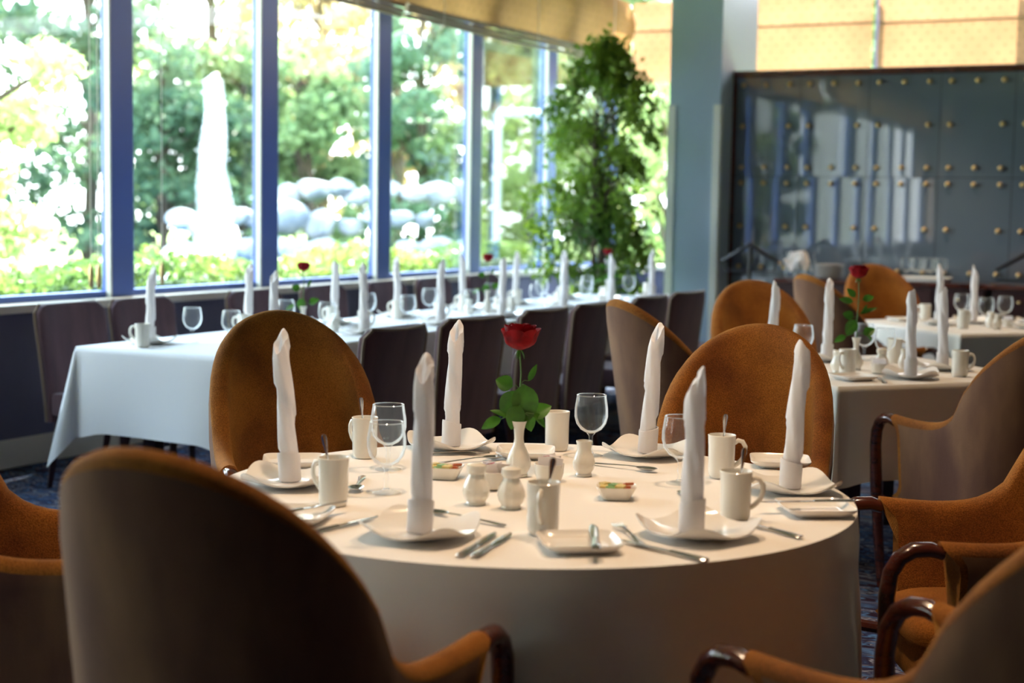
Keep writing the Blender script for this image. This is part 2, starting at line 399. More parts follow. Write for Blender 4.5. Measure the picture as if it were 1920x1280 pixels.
MB().box(0, 8.1, -.03, .07, 2.52, 2.575).build('top_rail', MT['mahog'], gp, smooth=False, bevel=.004)
MB().box(0, .03, -.02, .012, 0, 2.52).build('edge_frame', MT['mahog'], gp, smooth=False)
kn_me = None
for i in range(14):
    a, b = px_[i], px_[i+1]
    for z, mid in ((2.455, True), (2.115, False), (1.775, True), (1.645, True), (1.285, False), (.945, True)):
        for x in ((a+.085, (a+b)/2, b-.085) if mid else (a+.085, b-.085)):
            if i == 0 and x == a+.085: x = a+.09
            if kn_me is None:
                k_ = MB().lathe([(.009, 0), (.009, .018), (.019, .020), (.020, .032), (.012, .038), (0.001, .039)], 14).xf(Matrix.Rotation(PI/2, 4, 'X')).build('knob', MT['brass'], gp, loc=(x, -.003, z)); kn_me = k_.data
            else:
                k_ = bpy.data.objects.new('knob', kn_me); C.objects.link(k_); k_.parent = gp; k_.location = (x, -.003, z)

# ------------------------------------------------------------------ tables and cloths
def round_cloth(r, drop, th=.0, seed=1):
    rr = random.Random(seed); n = 220; rows = []
    folds = [(rr.uniform(0, 2*PI), m_, a_q) for m_, a_q in ((11, 1.0), (17, .9), (26, .8))]
    for q in (0.0, .3, .6, .85, .97, 1.0):
        rows.append([(q*r*math.cos(2*PI*j/n), q*r*math.sin(2*PI*j/n), 0) for j in range(n)])
    for k in range(1, 26):
        q = k/25; z = -drop*q
        row = []
        for j in range(n):
            t = 2*PI*j/n
            f_ = sum(a*math.sin(m*t+p+.5*math.sin(q*2+p)) for p, m, a in folds)/3
            amp = .002+.060*q**.9
            rad = r+.006*min(1, q*12)+.018*q+amp*f_*min(1, q*3)
            row.append((rad*math.cos(t), rad*math.sin(t), z-.004*math.sin(3*t)*q))
        rows.append(row)
    return MB().grid(rows, True)
def rect_cloth(w_, l_, drop, seed=1, flare=.10, tip=.16):
    # w along x, l along y ; top at z=0
    rr = random.Random(seed); per = []; nx, ny = 22, max(22, int(l_*18)); nc = 10
    hx, hy = w_/2, l_/2; e = .012
    def corner(cx, cy, a0):
        for i in range(nc+1):
            a = a0+PI/2*i/nc
            per.append((cx+e*math.cos(a), cy+e*math.sin(a), math.cos(a), math.sin(a), 1-abs(2*i/nc-1)))
    def side(xa, ya, xb, yb, nxn, nyn, n):
        for i in range(1, n):
            q = i/n; dl = min(q, 1-q)*math.hypot(xb-xa, yb-ya)
            per.append((xa+(xb-xa)*q, ya+(yb-ya)*q, nxn, nyn, -dl))
    corner(hx-e, -hy+e, -PI/2); side(hx, -hy+e, hx, hy-e, 1, 0, ny)
    corner(hx-e, hy-e, 0); side(hx-e, hy, -hx+e, hy, 0, 1, nx)
    corner(-hx+e, hy-e, PI/2); side(-hx, hy-e, -hx, -hy+e, -1, 0, ny)
    corner(-hx+e, -hy+e, PI); side(-hx+e, -hy, hx-e, -hy, 0, -1, nx)
    ph = [rr.uniform(0, 6.3) for _ in range(4)]; n = len(per); rows = []
    for q in (0.0, .5, .96, 1.0): rows.append([(x*q, y*q, 0.0) for x, y, *_ in per])
    for k in range(1, 19):
        q = k/18; row = []
        for i, (x, y, nx_, ny_, c) in enumerate(per):
            s_ = i*2*PI/n
            cw = max(0, 1+c/.16) if c < 0 else 1
            cw = cw*cw*(3-2*cw)
            core = max(0, c)
            out = .004+.010*q+.008*q*(math.sin(9*s_+ph[0])+.6*math.sin(17*s_+ph[1]))*(1-cw)
            out += cw*flare*q*(.25+.75*core)-(.03*q*cw*(1-core))
            z = -q*(drop+tip*core**1.1+.03*cw*(1-core))-.004*math.sin(5*s_+ph[2])*q
            row.append((x+nx_*out, y+ny_*out, z))
        rows.append(row)
    return MB().grid(rows, True)
TZ = .75
# round table in front
T1 = (-1.561, 3.146)
t = thing('round_table', 'large round dining table in the foreground, under its cloth', 'table', (T1[0], T1[1], 0))
MB().lathe([(.02, .70), (.74, .70), (.745, .71), (.745, .742), (.74, .745), (.01, .745)], 64).build('tabletop', MT['darkwood'], t)
MB().lathe([(.30, 0), (.30, .03), (.06, .06), (.05, .6), (.12, .699)], 24, capt=True).build('pedestal', MT['darkwood'], t)
tag(round_cloth(.75, .68, seed=4).build('tablecloth', MT['linen'], None, loc=(T1[0], T1[1], TZ), angle=80), 'floor-length white cloth draped over the large round table', 'tablecloth')
# long table by the windows
LX0, LX1, LY0, LY1 = -4.9, -4.03, 5.2, 10.75
t = thing('long_table', 'long dining table running beside the windows, under a white cloth', 'table', ((LX0+LX1)/2, (LY0+LY1)/2, 0))
MB().box(-.425, .425, -2.765, 2.765, .70, .744).build('tabletop', MT['darkwood'], t, smooth=False)
for y in (-2.4, -1.1, .9, 2.4):
    for x in (-.3, .28):
        MB().box(x-.035, x+.035, y-.035, y+.035, 0, .70).build('leg', MT['darkwood'], t, smooth=False, bevel=.004)
tag(rect_cloth(LX1-LX0, LY1-LY0, .385, seed=3, flare=.12, tip=.17).build('tablecloth', MT['linen_window_tint'], None, loc=((LX0+LX1)/2, (LY0+LY1)/2, TZ), angle=80), 'white cloth with a drooping pointed corner on the long table by the windows', 'tablecloth')
A49 = R(49)
def square_table(cx, cy, s, lab, seed):
    t = thing('square_table', 'square dining table under a cloth, '+lab, 'table', (cx, cy, 0), A49)
    h = s/2-.02
    MB().box(-h, h, -h, h, .70, .744).build('tabletop', MT['darkwood'], t, smooth=False)
    for x in (-.3, .3):
        for y in (-.3, .3): MB().box(x-.03, x+.03, y-.03, y+.03, 0, .70).build('leg', MT['darkwood'], t, smooth=False)
    o = rect_cloth(s, s, .37, seed=seed, flare=.07, tip=.10).build('tablecloth', MT['linen'], None, loc=(cx, cy, TZ), angle=80)
    o.rotation_euler.z = A49
    tag(o, 'white square tablecloth hanging in corner points, '+lab, 'tablecloth')
a_ = (math.cos(A49), math.sin(A49)); b_ = (-a_[1], a_[0])
T2 = (-1.52+.53*(a_[0]+b_[0]), 5.70+.53*(a_[1]+b_[1]))
T3 = (-1.62+.53*(a_[0]+b_[0]), 8.62+.53*(a_[1]+b_[1]))
square_table(T2[0], T2[1], 1.06, 'middle right with the second rose', 12)
square_table(T3[0], T3[1], 1.06, 'far right before the sideboards', 15)

# ------------------------------------------------------------------ chairs
def armchair():
    t = thing('armchair', '', 'armchair')
    st = []
    N = 14
    def add_side(sg, seq):
        for s_ in seq:
            q = s_
            st.append((-.08+.32*q, sg*(.236+.036*q), (0, sg), .654+.066*math.exp(-5*q)+.016*q*q, 0.0, q))
    side = [i/10 for i in range(11)]
    add_side(-1, side[::-1][:-1])
    for i in range(-N, N+1):
        f_ = (PI/2)*i/N; c, s_ = math.cos(f_), math.sin(f_)
        x = -.285+.205*(1-abs(c)**.8); y = .236*s_
        nx, ny = -c*.236, s_*.20+1e-6; L = math.hypot(nx, ny)
        st.append((x, y, (nx/L, ny/L), .72+.347*max(0, c)**.607, abs(c)**.7, -1))
    add_side(1, side[1:])
    T = .028
    def prof(stn, off_out, off_in, rim=True, zb=.36):
        x, y, (nx, ny), h, wgt, q = stn
        def at(off, z):
            ln = .103*max(0, (z-.42)/.63)**1.15*wgt
            sc_ = .90+.10*min(1, max(0, (z-.36)/.32))
            xx = x; 
            if q > .7: xx = x-.055*(q-.7)/.3*(1-min(1, abs(z-.40)/.04 if z < .40 else max(0, (z-.60)/.06)))
            if q > .7 and .40 <= z <= .60: xx = x-.045*(q-.7)/.3
            return (xx+nx*off-ln, (y*sc_)+ny*off, z)
        pts = []
        rows_ = 12
        for k in range(rows_+1):
            z = zb+(h-T-zb)*k/rows_; pts.append(at(off_out, z))
        if rim:
            for k in range(1, 6):
                a = PI*k/6; pts.append(at((off_out+off_in)/2+(off_out-off_in)/2*math.cos(a), h-T+T*math.sin(a)))
            for k in range(rows_, -1, -1):
                z = zb+(h-T-zb)*k/rows_
                bulge = .018*math.sin(PI*min(1, max(0, (z-.46)/(h-.46))))*wgt
                pts.append(at(off_in-bulge, z))
        return pts
    rows = [prof(s_, T, -T) for s_ in st]
    b = MB(); b.grid(rows, True)
    n = len(rows[0]); b.f.append(tuple(range(n))); b.f.append(tuple((len(rows)-1)*n+j for j in range(n)))
    b.build('backrest', MT['orange'], t, angle=70)
    rows = []
    for s_ in st[1:-1]:
        p = prof(s_, T+.004, 0, False, .365); p0 = prof(s_, T-.004, 0, False, .365)
        rows.append([p0[0]]+p[:-1]+[tuple(p[-1][i]*.5+p0[-1][i]*.5 for i in range(3))])
    MB().grid(rows).build('outer_back', MT['shell'], t, angle=70)
    # seat base and cushion
    def slab(hw, x0, x1, z0, z1, dome, p=4):
        n = 40; rows = []
        def ring(sc_, z): 
            r_ = []
            for j in range(n):
                a = 2*PI*j/n; c, s_ = math.cos(a), math.sin(a)
                ux = math.copysign(abs(c)**(2/p), c); uy = math.copysign(abs(s_)**(2/p), s_)
                r_.append(((x0+x1)/2+(x1-x0)/2*ux*sc_, hw*uy*sc_, z))
            return r_
        rows = [ring(.0, z0), ring(.96, z0), ring(1, z0+.015), ring(1, z1-.02), ring(.96, z1-.004), ring(.85, z1+dome*.35), ring(.5, z1+dome*.85), ring(0, z1+dome)]
        return MB().grid(rows, True)
    slab(.20, -.21, .235, .27, .375, 0, 6).build('seat_base', MT['orange'], t)
    slab(.198, -.20, .262, .377, .445, .022).build('seat_cushion', MT['orange'], t)
    for sg in (-1, 1):
        pth = [(.232, 0.273*sg, .640), (.262, 0.274*sg, .650), (.30, 0.274*sg, .648), (.33, 0.273*sg, .630), (.35, 0.272*sg, .595), (.357, 0.270*sg, .54), (.352, 0.266*sg, .40), (.335, 0.259*sg, .2), (.315, 0.252*sg, 0)]
        MB().tube(pth, [.019, .022, .023, .023, .023, .023, .024, .021, .017], 12, flat=.85).build('leg', MT['mahog'], t)
        MB().tube([(-.19, .17*sg, .28), (-.23, .18*sg, .14), (-.30, .19*sg, 0)], [.022, .02, .014], 10).build('leg', MT['mahog'], t)
        MB().tube([(.225, .20*sg, .33), (.30, .25*sg, .33), (.345, 0.259*sg, .335)], [.016, .016, .016], 8).build('stretcher', MT['mahog'], t)
    return t
ach = Kind(armchair)
G1 = 'orange armchairs around the round table'
for n_, x, y, rz, lb in (
    ('A', -2.66, 3.80, -42, 'orange armchair with rounded back behind the left side of the round table'),
    ('B', -1.411, 4.17, -83, 'orange armchair with rounded back directly behind the round table, right of the rose'),
    ('H', -.60, 3.85, -152, 'orange armchair right of the round table, its seat and wooden arm in view'),
    ('I', -.46, 2.60, 157, 'blurred shade-browned armchair cut by the bottom right corner, seen from behind'),
    ('J', -1.49, 2.05, 95.5, 'large blurred shade-browned armchair in the left foreground, seen from behind'),
    ('K', -2.53, 2.50, 32, 'orange armchair cut by the left edge beside the foreground chair')):
    ach.put(lb, (x, y, 0), R(rz), G1)
G2 = 'orange armchairs around the square tables'
def off(T, u, d): return (T[0]+u[0]*d, T[1]+u[1]*d, 0)
na = (-a_[0], -a_[1]); nb = (-b_[0], -b_[1])
ach.put('armchair turned sideways with shade-browned outer back, left of the chair behind the round table', (T2[0]+na[0]*.98+.15, T2[1]+na[1]*.98, 0), R(49), G2)
ach.put('orange armchair behind the middle right table, next to the column', (T2[0]+b_[0]*.95+.07, T2[1]+b_[1]*.95, 0), R(-56), G2)
ach.put('shade-browned armchair at the right edge seen from behind, wooden arm towards the middle table', (-.927, 5.692, 0), R(139), G2)
ach.put('narrow side-on armchair left of the rose on the middle right table', (T3[0]+na[0]*.97+.13, T3[1]+na[1]*.97-.03, 0), R(49), G2)
ach.put('farthest orange armchair, in front of the sideboards behind the second rose', (T3[0]+b_[0]*.97+.07, T3[1]+b_[1]*.97, 0), R(-56), G2)

def greychair():
    t = thing('dining_chair', '', 'chair')
    # backrest : slightly curved slab leaning back
    def back(w0, w1, th, z0, z1, x0, lean, cr):
        rows = []; nz = 16
        for k in range(nz+1):
            q = k/nz; z = z0+(z1-z0)*q; hw = w0+(w1-w0)*q
            if q > .90: hw -= cr*(1-math.sqrt(max(0, 1-((q-.90)/.10)**2)))*.9
            r_ = []
            n = 36
            for j in range(n):
                a = 2*PI*j/n; c, s_ = math.cos(a), math.sin(a); p = 7
                ux = math.copysign(abs(c)**(2/3), c); uy = math.copysign(abs(s_)**(2/p), s_)
                yy = hw*uy
                r_.append((x0-lean*q**1.3+th*ux+.03*(yy/.24)**2*q, yy, z+(.012*(yy/.24)**2*q if q > .9 else 0)))
            rows.append(r_)
        return rows
    rows = back(.222, .248, .030, .33, .885, -.240, .085, .05)
    b = MB().grid(rows, True); n = 36
    b.f.append(tuple(range(n))[::-1])
    top = rows[-1]; c0 = [sum(p[i] for p in top)/n for i in range(3)]
    r2_ = [[tuple(c0[i]*(1-s_)+p[i]*s_ + (z_ if i == 2 else 0) for i in range(3)) for p in top] for s_, z_ in ((1, 0), (.9, .008), (.0, .012))]
    b.grid(r2_, True)
    b.build('backrest', MT['taupe'], t, angle=60)
    # welt along the back's edge
    wp = []
    for k in range(0, 17):
        r_ = rows[k]; wp.append(Vector(r_[9])+Vector((-.016, .002, 0)))
    wr = [Vector(rows[k][27])+Vector((-.016, -.002, 0)) for k in range(16, -1, -1)]
    mid = [Vector(rows[16][j])+Vector((0, 0, .006)) for j in range(10, 27)]
    MB().tube([tuple(p) for p in wp]+[tuple(p) for p in mid]+[tuple(p) for p in wr], .007, 6).build('piping', MT['taupe_edge'], t)
    s_ = MB().box(-.23, .22, -.225, .225, .36, .475); s_.build('seat', MT['taupe'], t, bevel=.022)
    for x, sg in ((.185, 1), (.185, -1)):
        MB().tube([(x, .19*sg, .37), (x+.01, .19*sg, 0)], [.027, .016], 4).build('leg', MT['darkwood'], t, smooth=False)
    for sg in (1, -1):
        MB().tube([(-.20, .19*sg, .37), (-.27, .19*sg, 0)], [.027, .016], 4).build('leg', MT['darkwood'], t, smooth=False)
    return t
gch = Kind(greychair)
ordn = ['first', 'second', 'third', 'fourth', 'fifth', 'sixth', 'seventh', 'eighth']
for i, y in enumerate((5.52, 6.26, 6.98, 7.56, 8.40, 9.05, 10.0)):
    gch.put('taupe upholstered chair on the room side of the long table, %s from the near end' % ordn[i], (-3.69, y, 0), PI-R((1, 9, 3, 0, 2, 5, 0)[i]), 'taupe chairs along the long table')
for i, y in enumerate((5.73, 6.25, 7.22, 7.95, 8.68, 9.32, 10.05)):
    gch.put('taupe upholstered chair between long table and windows, %s from the left' % ordn[i], (-5.12, y, 0), R((2, 0, -2, 1, 0, 2, 0)[i]), 'taupe chairs along the long table')

# ------------------------------------------------------------------ tableware kinds
def mk_napkin(seed, tall=.345, wrap=1, bend=.0):
    def f():
        t = thing('napkin_roll', '', 'napkin')
        rr = random.Random(seed); n = 36; nz = 26; rows = []; p0 = rr.uniform(0, 6.3)
        for k in range(nz+1):
            q = k/nz; row = []
            for j in range(n):
                a = 2*PI*j/n
                cutz = .052*((1-math.cos(a-p0))/2)+.004*math.sin(3*a)
                z = .004+(tall-.02)*q if q < .8 else .004+(tall-.02)*.8+((tall-.02)*.2+.02-cutz)*(q-.8)/.2
                sp = ((a/(2*PI)*wrap+z/.16+seed*.3) % 1.0)
                r_ = .0188+.0055*(1-sp)+.0012*math.sin(5*a+z*40+seed)-.002*q
                if q > .9: r_ -= .003*(q-.9)/.1
                row.append((r_*math.cos(a)+bend*z*z, r_*math.sin(a)+.3*bend*z*z*math.sin(seed), z))
            rows.append(row)
        bx = bend*tall*tall
        inner = [((x-bx)*.74+bx, y*.74, z-.001) for x, y, z in rows[-1]]
        inner2 = [((x-bx)*.25+bx, y*.25, z-.012) for x, y, z in rows[-1]]
        b = MB().grid(rows, True); b.f.append(tuple(range(n))[::-1])
        b.grid([rows[-1], inner, inner2], True)
        b.build('roll', MT['napkin'], t, angle=55)
        rows = []
        for z, r_ in ((.002, .0245), (.004, .0265), (.03, .0262), (.060, .0268), (.066, .0262), (.066, .0235), (.05, .0225)):
            rows.append([(r_*(1+.02*math.sin(3*a+seed))*math.cos(a), r_*(1+.02*math.sin(3*a+seed))*math.sin(a), z+(.006*math.sin(a+seed) if z > .05 else 0)) for a in [2*PI*j/30 for j in range(30)]])
        MB().grid(rows, True).build('cuff', MT['napkin'], t, angle=55)
        return t
    return f
naps = [Kind(mk_napkin(s_, tall, wr, bd)) for s_, tall, wr, bd in ((1, .350, 1, .05), (2, .335, 2, -.05), (3, .355, 1, -.06), (4, .34, 2, .03), (5, .35, 1, .08))]
def plate_mesh(h, p, lift, rim, ztop, well=.6):
    n = 64; 
    def ring(q, dz):
        r_ = []
        for j in range(n):
            a = 2*PI*j/n; c, s_ = math.cos(a), math.sin(a)
            pp = 2+(p-2)*max(q, .0)
            rad = h/((abs(c)**pp+abs(s_)**pp)**(1/pp))
            k = abs(math.sin(2*a))**3
            zz = ztop*max(0, (q-well)/(1-well))**1.4+lift*k*q**5
            r_.append((rad*q*c, rad*q*s_, .004+zz+dz))
        return r_
    tops = [ring(q, .004) for q in (0, .3, well, .7, .8, .88, .95, 1.0)]
    bots = [ring(q, 0) for q in (1.0, .95, .88, .8, .7, well)]
    foot = [[(x, y, 0.0005) for x, y, z in ring(well*.93, 0)], [(x, y, 0.0005) for x, y, z in ring(well*.5, 0)], [(0, 0, .001)]*n]
    return MB().grid(tops+bots+foot, True)
def mk_plate():
    o = plate_mesh(.112, 3.2, .024, 0, .010, .45).build('dinner_plate', MT['china_w'], None, angle=50); tag(o, '', 'plate'); return o
def mk_side():
    o = plate_mesh(.078, 7, .0, 0, .012, .78).build('side_plate', MT['china_w'], None, angle=50); tag(o, '', 'plate'); return o
def mk_mug():
    t = thing('mug', '', 'mug')
    MB().lathe([(.026, 0), (.028, .002), (.0315, .008), (.0325, .02), (.0330, .08), (.0345, .104), (.0350, .107), (.0335, .108), (.0320, .104), (.0305, .08), (.030, .012), (.0, .008)], 40).build('body', MT['china'], t)
    MB().tube([(.031, 0, .088), (.040, 0, .095), (.051, 0, .092), (.058, 0, .080), (.058, 0, .064), (.051, 0, .048), (.040, 0, .036), (.031, 0, .030)], [.0048]*8, 10, flat=1.2).build('handle', MT['china'], t)
    return t
def mk_glass():
    t = thing('wine_glass', '', 'glass')
    MB().lathe([(.0, .062), (.012, .0635), (.028, .072), (.040, .088), (.0455, .108), (.0450, .130), (.0415, .152), (.0395, .165), (.0385, .165), (.0403, .152), (.0438, .130), (.0443, .108), (.0388, .089), (.027, .0735), (.011, .0655), (0, .064)], 36, capb=False).build('bowl', MT['glass'], t)
    MB().lathe([(.0395, .164), (.0402, .1655), (.0392, .1665), (.0385, .165)], 36, capb=False).build('rim', MT['clear'], t)
    MB().lathe([(.012, .062), (.006, .056), (.0042, .045), (.0065, .034), (.0042, .024), (.0045, .014), (.009, .008)], 16).build('stem', MT['glass'], t)
    MB().lathe([(.033, .0005), (.034, .0015), (.030, .003), (.012, .006), (.006, .010)], 30, capt=True).build('foot', MT['glass'], t)
    return t
def strip(b, pts, th=.0012):      # pts: (x, halfwidth, z, y0)
    rows = []
    for x, hw, z, y0 in pts:
        rows.append([(x, y0-hw, z), (x, y0-hw*.6, z+th), (x, y0+hw*.6, z+th), (x, y0+hw, z), (x, y0+hw*.6, z-th*.6), (x, y0-hw*.6, z-th*.6)])
    o = len(b.v); b.grid(rows, True); n = 6
    b.f.append(tuple(range(o, o+n))); b.f.append(tuple(range(o+(len(rows)-1)*n, o+len(rows)*n)))
HAND = [(-.105, .004, .003, 0), (-.102, .0085, .003, 0), (-.09, .0095, .0035, 0), (-.06, .0068, .005, 0), (-.02, .0042, .007, 0)]
def mk_fork():
    t = thing('fork', '', 'fork'); b = MB()
    strip(b, HAND+[(.02, .0035, .009, 0), (.040, .0038, .010, 0), (.050, .010, .009, 0), (.064, .0125, .0065, 0)], .0014)
    b.build('handle', MT['steel'], t, angle=60)
    for i in range(4):
        y = -.0103+.00687*i; b = MB()
        strip(b, [(.062, .0023, .0068, y), (.08, .0020, .0045, y), (.10, .0012, .0060, y)], .001); b.build('tine', MT['steel'], t)
    return t
def mk_spoon():
    t = thing('spoon', '', 'spoon'); b = MB()
    strip(b, HAND+[(.02, .0035, .009, 0), (.052, .0035, .009, 0)], .0014)
    b.build('handle', MT['steel'], t, angle=60)
    rows = []
    for q in (0, .4, .7, .9, 1.0):
        rows.append([(.077+.030*q*math.cos(2*PI*j/24), .0185*q*math.sin(2*PI*j/24), .0022+.0075*q*q) for j in range(24)])
    rows += [[(x, y, z-.0012) for x, y, z in r_] for r_ in rows[::-1]]
    MB().grid(rows, True).build('bowl', MT['steel'], t)
    return t
def mk_knife():
    t = thing('knife', '', 'knife'); b = MB()
    strip(b, [(-.11, .004, .004, 0), (-.107, .0095, .004, 0), (-.08, .0095, .0045, 0), (-.03, .007, .0045, 0), (-.015, .006, .0045, 0)], .0032)
    b.build('handle', MT['steel'], t, angle=60); b = MB()
    strip(b, [(-.016, .006, .0045, 0), (.0, .0085, .0045, .001), (.05, .0095, .0045, .002), (.09, .0085, .0045, .002), (.108, .005, .0045, .003), (.115, .001, .0045, .006)], .0009)
    b.build('blade', MT['steel'], t, angle=60); return t
def mk_tsp():
    t = thing('teaspoon', '', 'teaspoon'); b = MB()     # stands along +z, handle end up
    rows = []
    for z, hw in ((.02, .0025), (.06, .0022), (.10, .003), (.118, .0055), (.130, .0065), (.137, .005), (.139, .001)):
        rows.append([(hw*math.cos(2*PI*j/8), .0014*math.sin(2*PI*j/8), z) for j in range(8)])
    b.grid(rows, True); b.build('handle', MT['steel'], t)
    rows = [[(.011*math.sin(PI*min(1, (k+.3)/6.3))*math.cos(2*PI*j/10), .003*math.sin(2*PI*j/10), -.012+.036*k/6) for j in range(10)] for k in range(7)]
    MB().grid(rows, True).build('bowl', MT['steel'], t); return t
K = dict(plate=Kind(mk_plate), side=Kind(mk_side), mug=Kind(mk_mug), glass=Kind(mk_glass), fork=Kind(mk_fork), spoon=Kind(mk_spoon), knife=Kind(mk_knife), tsp=Kind(mk_tsp))
def mk_shaker(holes):
    def f():
        t = thing('shaker', '', 'shaker')
        MB().lathe([(.021, 0), (.0225, .003), (.021, .007), (.027, .016), (.031, .028), (.030, .040), (.024, .054), (.0185, .064), (.0175, .070)], 40, capt=True, lobes=10, lobe=.02).build('body', MT['china'], t)
        MB().lathe([(.0180, .070), (.0215, .074), (.0225, .082), (.0215, .089), (.014, .0925), (0, .0935)], 30).build('top', MT['china'], t)
        return t
    return f
K['salt'] = Kind(mk_shaker(5)); 
def mk_sugar():
    t = thing('sachet_bowl', '', 'bowl')
    MB().lathe([(.022, 0), (.030, .004), (.035, .02), (.036, .040), (.037, .043), (.0355, .0435), (.034, .04), (.032, .012), (0, .008)], 36).build('bowl', MT['china'], t)
    r_ = random.Random(4)
    for i in range(10):
        a = r_.uniform(0, 6.3)
        b = MB().box(-.016, .016, -.0018, .0018, 0, .045)
        b.xf(Matrix.Translation((r_.uniform(-.013, .013), -.02+.0043*i, .018)) @ Matrix.Rotation(r_.uniform(-.25, .25), 4, 'Y') @ Matrix.Rotation(r_.uniform(-.25, .25), 4, 'X') @ Matrix.Rotation(r_.uniform(-.3, .3), 4, 'Z'))
        b.build('sachet', MT['pink'] if i in (2,) else MT['sachet'], t, smooth=False)
    return t
K['sugar'] = Kind(mk_sugar)
def mk_cream():
    t = thing('cream_jug', '', 'jug')
    MB().lathe([(.019, 0), (.021, .004), (.019, .008), (.026, .02), (.028, .034), (.024, .050), (.0175, .066), (.0190, .082), (.0205, .088), (.0190, .0885), (.016, .07), (.02, .04), (0, .01)], 32).build('body', MT['china'], t)
    MB().tube([(.018, 0, .078), (.03, 0, .084), (.04, 0, .072), (.038, 0, .05), (.026, 0, .034)], .0035, 8).build('handle', MT['china'], t)
    return t
K['cream'] = Kind(mk_cream)
def mk_butter():
    t = thing('butter_dish', '', 'dish')
    def ring(s_, z): return [(s_*math.copysign(abs(math.cos(a))**.4, math.cos(a)), s_*.9*math.copysign(abs(math.sin(a))**.4, math.sin(a)), z) for a in [2*PI*(j+.5)/40 for j in range(40)]]
    MB().grid([ring(0, 0), ring(.030, 0), ring(.032, .002), ring(.044, .026), ring(.0465, .029), ring(.046, .0305), ring(.043, .0285), ring(.031, .006), ring(0, .005)], True).build('dish', MT['china'], t)
    r_ = random.Random(2)
    for i in range(12):
        b = MB().box(-.011, .011, -.009, .009, 0, .006)
        b.xf(Matrix.Translation(((i % 4-1.5)*.017+r_.uniform(-.003, .003), (i//4-1)*.017, .020+.004*(i % 3))) @ Matrix.Rotation(r_.uniform(-1, 1), 4, 'Z') @ Matrix.Rotation(r_.uniform(-.4, .4), 4, 'X'))
        b.build('butter_packet', (MT['foilgold'], MT['foilgreen'], MT['foilgold'], MT['foilred'])[i % 4], t, smooth=False, bevel=.0015)
    return t
K['butter'] = Kind(mk_butter)
def mk_vase():
    t = tag(MB().lathe([(.022, 0), (.024, .004), (.022, .008), (.030, .024), (.031, .038), (.024, .058), (.014, .078), (.0115, .095), (.0125, .115), (.018, .134), (.0195, .138), (.0180, .138), (.011, .115), (.009, .095), (.0, .06)], 32, lobes=8, lobe=.012).build('bud_vase', MT['china'], None), '', 'vase'); return t
K['vase'] = Kind(mk_vase)
def leaf_mesh(L, W, curl):
    rows = []
    for k in range(9):
        q = k/8; hw = W*math.sin(PI*q**.8)**.75 if 0 < q < 1 else .0008
        rows.append([(L*q, hw*s_, -curl*q*q*L+abs(s_)*hw*.25) for s_ in (-1, -.5, 0, .5, 1)])
    return MB().grid(rows)
CR = (math.cos(R(27)), math.sin(R(27)))     # along the room's diagonal
def rose(label, base, h=.30, lean=(0, 0), leaves=None, scale=1.0, seed=1):
    # base: point inside the vase; h: stem length above it
    t = thing('rose', label, 'flower', base)
    top = Vector((lean[0], lean[1], h))
    pth = [(0, 0, 0), (lean[0]*.25, lean[1]*.25, h*.35), (lean[0]*.6+.004, lean[1]*.6, h*.7), tuple(top)]
    MB().tube(pth, [.0022, .0022, .002, .002], 7).build('stem', MT['stem'], t)
    r_ = random.Random(seed)
    # petals: nested cups, outer ones open wider
    for ring_, (n, rad, hh, op) in enumerate(((2, .008, .052, -.1), (3, .014, .056, .0), (4, .022, .057, .08), (5, .029, .055, .18), (6, .034, .050, .34))):
        for i in range(n):
            a0 = 2*PI*i/n+ring_*.7; wd = 2*PI/n*.72; rows = []
            for k in range(8):
                q = k/7; row = []
                for j in range(9):
                    s_ = j/4-1; a = a0+s_*wd
                    rr = scale*(rad*math.sin(min(PI/2, .15+q*3.2))*(1-.12*s_*s_)+rad*op*max(0, q-.45)**1.3*1.6+.003*math.sin(7*a+ring_)*q)
                    z = scale*(hh*q**1.15*(1-.28*s_*s_*q)-.012*op*max(0, q-.6)*2)
                    row.append((top.x+rr*math.cos(a), top.y+rr*math.sin(a), top.z+z))
                rows.append(row)
            MB().grid(rows).build('petal', MT['petal'], t, angle=80)
    for i in range(5):
        lm = leaf_mesh(.022*scale, .003, .6); a = i*2*PI/5
        lm.xf(Matrix.Translation(top+Vector((0, 0, .002))) @ Matrix.Rotation(a, 4, 'Z') @ Matrix.Rotation(.5, 4, 'Y')); lm.build('sepal', MT['leafrose'], t)
    for (u, v, w_, ang, tiltz, L, W, st) in leaves:
        # u along the diagonal, v away, w height ; ang in the upright plane
        p = Vector((CR[0]*u-CR[1]*v, CR[1]*u+CR[0]*v, w_))
        d = Vector((CR[0]*math.cos(ang), CR[1]*math.cos(ang), math.sin(ang)))
        nrm = Vector((CR[1]*math.cos(tiltz), -CR[0]*math.cos(tiltz), math.sin(tiltz))); nrm = (nrm-d*nrm.dot(d)).normalized()
        s2 = nrm.cross(d)
        Mx = Matrix((d, s2, nrm)).transposed().to_4x4(); Mx.translation = p
        leaf_mesh(L, W, .15).xf(Mx).build('leaf', MT['leafrose'], t)
        f_ = min(1, max(0, st/h)); q = Vector((lean[0]*f_, lean[1]*f_, st))
        MB().tube([tuple(q), tuple((q+p)/2+Vector((0, 0, .006))), tuple(p)], .0009, 5).build('twig', MT['stem'], t)
    return t

PZ = TZ+.0012      # things stand on the cloth
def nap(k, label, x, y, grp, zoff=.0085, rz=None, tilt=None):
    naps[k % 5].put(label, (x, y, PZ+zoff), rz if rz is not None else rnd.uniform(0, 6.28), grp, tilt)
def face(T, x, y): return math.atan2(T[1]-y, T[0]-x)
